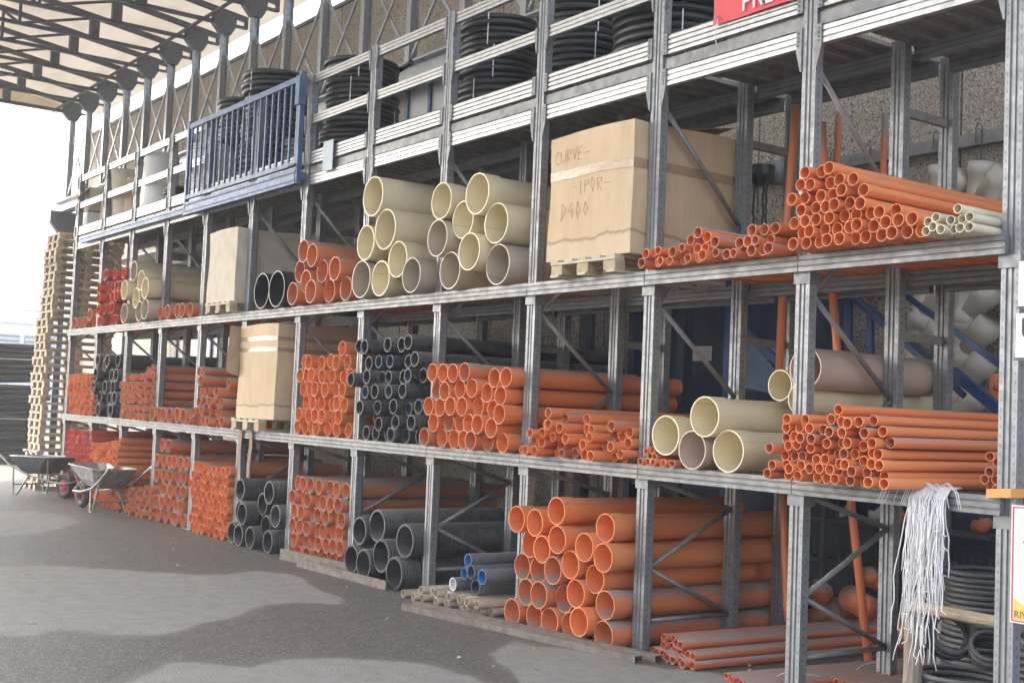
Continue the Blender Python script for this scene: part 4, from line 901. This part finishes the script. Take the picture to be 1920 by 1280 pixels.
put('yellow_band', m.prism(fl_, 'y', -.003, -.001), MAT['sign_yellow'], sg)
put('lettering', text_mesh('RIVE', .055), MAT['sign_brown'], sg, (.026, -.005, .03), (math.pi/2,0,0))
m = MB()
for k in range(7): m.prism([(.07+.014*k,hh-.20),(.08+.014*k,hh-.20),(.165,hh-.06-.004*k),(.155,hh-.06-.004*k)], 'y', -.003, -.001)
put('emblem', m, MAT['sign_black'], sg)
a_, b2_ = onY(1904, 670, SY), onY(1904, 588, SY)
s2 = sign_board('sign', a_[0], a_[0]+.5, a_[2], b2_[2], SY, 'white notice board with a black letter U beside the end upright'); put('lettering', text_mesh('U', .17), MAT['sign_black'], s2, (.028, -.004, .10), (math.pi/2,0,0))
h2 = b2_[2]-a_[2]
put('frame', MB().box(-.006,.5,-.004,.008,-.016,-.002), MAT['dark_steel'], s2)
a_, b2_ = onY(1909, 574, SY), onY(1909, 490, SY)
s3 = sign_board('sign', a_[0], a_[0]+.5, a_[2], b2_[2], SY, 'white blank-edged notice board above the letter U board'); put('frame', MB().box(-.006,.5,-.004,.008,-.014,-.002), MAT['dark_steel'], s3)

# ------------------------------------------------------------------ stairs, rails, fittings at the wall
stt = empty('blue_stairs', (-2.6, 2.2, GZ)); tag(stt, 'blue steel stairs with handrails behind the racking', 'stairs')
def sp_(p): return (p[0]+2.6, p[1]-2.2, p[2]-GZ)
def rail(pa, pb, y, r=.022, nm='handrail', mat='blue_rail'):
    a, c = onY(*pa, y), onY(*pb, y); d = (c-a); put(nm, MB().bar(sp_(a-d*.05), sp_(c+d*.3), r*1.3, r*2), MAT[mat], stt); return a, c
rail((1697,553), (1873,683), 1.9); rail((1602,555), (1757,680), 2.55, .03, 'stringer', 'navy_panel'); rail((1600,560), (1757,697), 1.9, .022)
rail((1690,715), (1735,755), 1.95, .04, 'stringer', 'blue_rail'); rail((1790,700), (1870,765), 1.9, .04, 'stringer', 'blue_rail')
for pa, pb in (((1592,560),(1592,640)), ((1632,585),(1632,665))):
    a, c = onY(*pa, 1.9), onY(*pb, 1.9); put('post', MB().bar(sp_(a), sp_(c), .04, .05), MAT['blue_rail'], stt)
a, c = onY(1525,563,1.9), onY(1592,560,1.9); put('handrail', MB().bar(sp_(a), sp_(c), .04, .05), MAT['blue_rail'], stt)
for k in range(9):
    t = k/8; x = -2.9+2.3*t; z = 1.75-1.25*t; put('tread', MB().box(x+2.6-.12, x+2.6+.12, -.28, .34, z-GZ-.012, z-GZ+.012), MAT['navy_panel'], stt)
# dark blue machine housing left of the stairs
mc = empty('machine_frame', (-4.6, 2.45, GZ)); tag(mc, 'dark blue steel machine frame standing behind the racking near the stairs', 'machine')
put('back_panel', MB().box(-1.25,1.25,.25,.30,.9,3.1), MAT['navy_panel'], mc)
put('lower_panel', MB().box(-1.2,1.25,-.1,-.05,1.05,1.75), MAT['navy_panel'], mc)
for x in (-1.2, -.45, .2, 1.0): put('frame_post', MB().box(x-.05,x+.05,-.12,.0,0,3.1), MAT['blue_rail'] if x == .2 else MAT['navy_panel'], mc)
put('cross_bar', MB().bar((.2,-.14,2.75),(1.25,-.14,2.05), .05, .07), MAT['blue_rail'], mc); put('cross_bar', MB().box(-1.25,1.25,-.14,-.02,1.76,1.9), MAT['navy_panel'], mc)
put('side_plate', MB().prism([(.25,2.1),(1.15,1.95),(.3,2.7)], 'y', -.13, -.12), MAT['blue_steel'], mc)
for x in (-.7, .35): put('light_slot', MB().box(x, x+.32, .23, .249, 2.35, 2.5), MAT['wall_white'], mc)
# wall rails with hooks
wr_ = empty('wall_rail', (-3, WY-.05, 0)); tag(wr_, 'galvanised rail high on the concrete wall with wire hooks', 'rail')
put('channel', MB().box(-2.3,3.4,-.05,.045,4.03,4.14), MAT['brace_steel'], wr_)
for k in range(9):
    x = -.7+.38*k+random.uniform(-.05,.05); put('hook', MB().tube([(x-.03,-.07,4.05),(x-.03,-.07,4.17),(x,-.075,4.21),(x+.03,-.07,4.17),(x+.02,-.075,3.75-random.uniform(0,.35))], .006, 5), MAT['dark_steel'], wr_)
wr2 = empty('wall_rail', (-3, WY-.05, 0)); tag(wr2, 'galvanised rail low on the concrete wall behind grey branch fittings', 'rail')
put('channel', MB().box(-1.2,3.4,-.05,.045,2.80,2.90), MAT['galv'], wr2)
put('bracket', MB().box(-.3,-.24,-.055,-.051,2.75,2.95), MAT['galv'], wr2)
# grey Y branch fittings hung at the wall
def yfit(px_, yp, r, tilt, flip, label):
    c = onY(*px_, yp); o = empty('branch_fitting', tuple(c)); o.rotation_euler = (0, tilt, 0); tag(o, label, 'pipe fitting', 'grey branch fittings on the wall')
    put('barrel', MB().tube([(0,0,-.22),(0,0,-.12),(0,0,-.11),(0,0,.14),(0,0,.15),(0,0,.25)], [r*1.08,r*1.08,r,r,r*1.1,r*1.1], 18).mesh('barrel', True), MAT['grey_fitting'], o)
    put('branch', MB().tube([(0,0,-.08),(flip*.14,0,.06),(flip*.15,0,.07),(flip*.24,0,.16)], [r*.98,r*.98,r*1.1,r*1.1], 18).mesh('branch', True), MAT['grey_fitting'], o)
    return o
YL = 'pale grey Y branch pipe fitting hanging on the concrete wall'
for (x, y) in ((1735,570),(1722,640),(1712,705),(1700,765)): yfit((x,y), 2.92, .105, .10, 1, YL)
for (x, y) in ((1812,575),(1808,640),(1800,705),(1790,765)): yfit((x,y), 2.92, .11, .06, 1, YL)
for (x, y) in ((1835,360),(1868,385),(1760,365)): yfit((x,y), 2.93, .10, .1, 1, 'pale grey Y branch pipe fitting on the wall above the stairs, behind orange pipes')
for (x, y) in ((1540,600),(1580,610)):
    c = onY(x, y, 2.9); tag(put('elbow_fitting', MB().tube([c+(0,0,.12), c+(.02,0,.03), c+(-.04,0,-.05), c+(.02,0,-.14)], .05, 12).mesh('elbow_fitting', True), MAT['grey_pipe']), 'dark grey elbow fitting hanging on the wall beside the stair landing', 'pipe fitting', 'dark elbow fittings')
c = onY(1868, 730, 2.3); tag(put('orange_tee', MB().tube([c+(0,0,-.12), c+(0,0,.12)], .05, 12).tube([c, c+(.12,-.02,.08)], .05, 12).mesh('orange_tee', True), MAT['orange']), 'orange tee fitting hanging beside the lower stair rail', 'pipe fitting')
# bucket and chain hoist under the mezzanine
c = onY(1455, 325, 2.5); m = MB(); m.tube([c+(0,0,-.1), c+(0,0,.1)], [.085,.11], 16); m.tube([c+(-.1,0,.1), c+(0,0,.2), c+(.1,0,.1)], .006, 5)
tag(put('bucket', m.mesh('bucket', True), MAT['grey_pipe']), 'small grey bucket hanging behind the upper shelf near the wall', 'bucket')
c = onY(1425, 330, 2.3); o = empty('chain_hoist', tuple(c)); tag(o, 'black chain hoist hanging behind the biggest carton', 'hoist')
put('funnel', MB().tube([(0,0,.09),(0,0,.0),(0,0,-.09)], [.14,.13,.05], 14), MAT['black_hose'], o)
for dx in (-.07, .05, .09): put('chain', MB().tube([(dx+random.uniform(-.012,.012),0,-.09-.05*k) for k in range(9)], .011, 5), MAT['sign_black'], o)
c1_ = onY(1370, 358, 2.45); c2_ = onY(1440, 335, 2.45)
tag(put('duct_pipe', MB().tube([c1_, c2_], .055, 14).mesh('duct_pipe', True), MAT['galv_bright']), 'short shiny metal duct behind the biggest carton', 'duct')
# leaning poles
def pole(pts_px, ys_, r, label):
    pts = [onY(x, y, yy) for (x, y), yy in zip(pts_px, ys_)]; tag(put('leaning_pole', MB().tube(pts, r, 10).mesh('leaning_pole', True), MAT['orange_dusty']), label, 'pole', 'leaning orange poles')
pole([(1493,197),(1475,410),(1468,526),(1461,700)], [1.26]*4, .033, 'tall dusty orange pipe standing upright behind the pale yellow pipes')
pole([(1467,912),(1470,1010),(1475,1132),(1478,1165)], [1.30]*4, .030, 'dusty orange pipe leaning at ground level behind the largest orange pipes')
pole([(1541,230),(1546,330),(1559,526),(1577,743),(1593,915),(1629,1247)], [1.28]*6, .032, 'longest dusty orange pipe leaning through both shelves behind the tan pipe')
pole([(1573,215),(1568,320),(1562,420)], [1.75]*3, .03, 'orange pipe standing behind the pyramid pile of orange pipes')
pole([(1659,215),(1656,330),(1654,420)], [1.75]*3, .026, 'thin brown-orange pipe standing behind the middle upright of upper shelf')
# heap of orange fittings on the ground behind
for k in range(26):
    x = random.uniform(-3.3,-.3); y = random.uniform(2.0,2.75); z = GZ+.11+random.choice((0,0,0,.2,.36))
    r = random.uniform(.07,.105); a = random.uniform(-.9,.9); b_ = random.uniform(-.3,.3); d = np.array((math.cos(a)*math.cos(b_), math.sin(a)*math.cos(b_), math.sin(b_)))*.13
    m = MB(); p = np.array((x,y,z)); m.tube([p-d, p-d*.45, p-d*.4, p+d], [r*1.12,r*1.12,r,r], 16); m.tube([p, p+np.array((.03,-.12,.07))], r*.9, 14)
    tag(put('orange_fitting', m.mesh('orange_fitting', True), MAT['orange_dusty']), 'dusty orange pipe fitting in the heap on the ground behind the leaning pole', 'pipe fitting', 'heap of orange fittings')

bs = empty('shade_shelf', (-2.2, 2.86, GZ)); tag(bs, 'dark fittings shelf with wire fronts, added to darken the wall behind the ground-level pipes', 'shelf')  # shelf with dark back panel added to cover the brightly lit wall
put('back_panel', MB().box(-2.6,2.6,.15,.17,0,1.25), MAT['navy_panel'], bs)
for z in (.08, .5, .88): put('shelf_board', MB().box(-2.6,2.6,-.14,.149,z,z+.03), MAT['dark_steel'], bs)
for x in (-2.58, -1.3, 0, 1.3, 2.56): put('shelf_post', MB().box(x,x+.04,-.18,-.142,0,1.25), MAT['dark_steel'], bs)
for k in range(64): put('wire_bar', MB().box(-2.5+.079*k,-2.494+.079*k,-.19,-.184,.5,.74), MAT['dark_steel'], bs)
for k in range(16):
    m = MB(); r = random.uniform(.035,.06); m.tube([(-.07,0,0),(0,0,.0),(.06,-.02,.06)], r, 12)
    zz = random.choice((.532,.912)); tag(put('small_fitting', m.mesh('small_fitting', True), MAT[random.choice(('white_plastic','grey_fitting','orange_dusty'))], None, (-4.5+.29*k+random.uniform(-.06,.06), 2.82, GZ+zz+r+.002), (0,0,random.uniform(0,3))), 'small pipe fitting lying on the dark shelf behind the ground-level pipes', 'pipe fitting', 'fittings on the dark shelf')

# ------------------------------------------------------------------ far left: black pipe coils, building
bc_ = onZ(-75, 862) + np.array((0,0,0))
for k, (dz, n_, R, tl) in enumerate(((.16, 14, 1.30, (0,0)), (1.98, 7, 1.35, (.03,-.04)))):
    m = MB()
    for j in range(n_):
        for q in range(3): m.torus((random.uniform(-.05,.05), random.uniform(-.05,.05), .064+.124*j), R-.06-.125*q+random.uniform(-.05,.05), .062, 44, 8)
    o = put('pipe_coil', m.mesh('pipe_coil', True), MAT['black_hose'], None, (bc_[0]-.2, bc_[1]+.7, GZ+dz), (tl[0], tl[1], 0)); tag(o, ('huge black pipe coil lying on a pallet beyond the pallet tower', 'loose black pipe coil lying on top of the huge coil')[k], 'pipe coil')
    put('strap', MB().torus((0,0,.064+.06*n_), R+.01, .012, 44, 4), MAT['string'], o)
pallet((bc_[0]-.2, bc_[1]+.2, GZ+.002), 0, 'low pallet under the huge black pipe coil, yard side'); pallet((bc_[0]-.2, bc_[1]+1.2, GZ+.002), 0, 'low pallet under the huge black pipe coil, wall side')
bd = empty('warehouse', (-62, 8, GZ)); tag(bd, 'white warehouse with arched roof beyond the yard', 'building')
put('wall', MB().box(-10,0,-14,8.4,0,5.9), MAT['wall_white'], bd); put('cornice', MB().box(-10,.12,-14,8.4,5.2,5.36), MAT['building_roof'], bd)
arch = [(-6 + 14.4*k/24, 5.901 + 1.75*math.sin(math.pi*k/24)) for k in range(25)]
put('roof', MB().prism(arch, 'x', -10, .05), MAT['building_roof'], bd)
for y0, y1 in ((-1.6,.2),(.45,2.0),(2.25,3.9),(-3.6,-1.9),(-5.8,-4.1)):
    w_ = put('window', MB().box(0.003,.06,y0,y1,3.0,4.6), MAT['louvre'], bd)
    for k in range(6): put('slat', MB().box(.061,.09,y0+.03,y1-.03,3.1+.25*k,3.22+.25*k), MAT['light_panel'], w_)
# window strip in the wall seen through the far bays, and the window behind the mezzanine
def win(px0, px1, label, frame=True):
    a, c = onY(*px0, WY-.02), onY(*px1, WY-.02); o = empty('window', (a[0], WY-.06, c[2])); tag(o, label, 'window'); wd, hg = c[0]-a[0], a[2]-c[2]
    put('pane', MB().box(0, wd, .03, .055, 0, hg), MAT['light_panel'], o)
    for (x0,x1,z0,z1) in ((-.05,.03,-.05,hg+.05),(wd-.03,wd+.05,-.05,hg+.05),(.031,wd-.031,hg-.03,hg+.05),(.031,wd-.031,-.05,.03),(wd/2-.03,wd/2+.03,.031,hg-.031)): put('frame', MB().box(x0,x1,-.01,.05,z0,z1), MAT['blue_steel'], o)
win((770,150), (850,250), 'blue framed window in the wall behind the mezzanine rails')
win((335,633), (470,672), 'pale window low in the wall seen through the far bays')
# bits of litter on the ground
for k in range(26):
    x, y = random.choice(((random.uniform(520,760), random.uniform(1075,1110)), (random.uniform(700,1150), random.uniform(1150,1275)), (random.uniform(200,640), random.uniform(985,1130)), (random.uniform(1240,1500), random.uniform(1225,1262))))
    p = onZ(x, y); s_ = random.uniform(.008,.022)
    m = MB().tube([(0,0,.0),(0,0,s_*.5)], [s_, s_*.6], 5)
    tag(put('litter', m, MAT['debris'], None, (p[0], p[1], GZ+.002), (0,0,random.uniform(0,3))), 'small pale scrap lying on the asphalt', 'scrap', 'scraps on the asphalt')

# ------------------------------------------------------------------ thin scattering volume added to imitate veiling lens glare
hz = bpy.data.materials.new('glare_veil'); hz.use_nodes = True; ht = hz.node_tree
for n_ in list(ht.nodes):
    if n_.type == 'BSDF_PRINCIPLED': ht.nodes.remove(n_)
pv = ht.nodes.new('ShaderNodeVolumePrincipled'); pv.inputs['Density'].default_value = GLARE_VEIL; pv.inputs['Color'].default_value = (.93,.96,1,1); pv.inputs['Anisotropy'].default_value = .3
ht.links.new(pv.outputs[0], [n_ for n_ in ht.nodes if n_.type == 'OUTPUT_MATERIAL'][0].inputs['Volume'])
tag(put('glare_veil', MB().box(-152,62,-102,102,GZ-1.0,13.0), hz), 'thin pale veil added over the yard to imitate lens glare', 'glare_veil', kind='stuff')
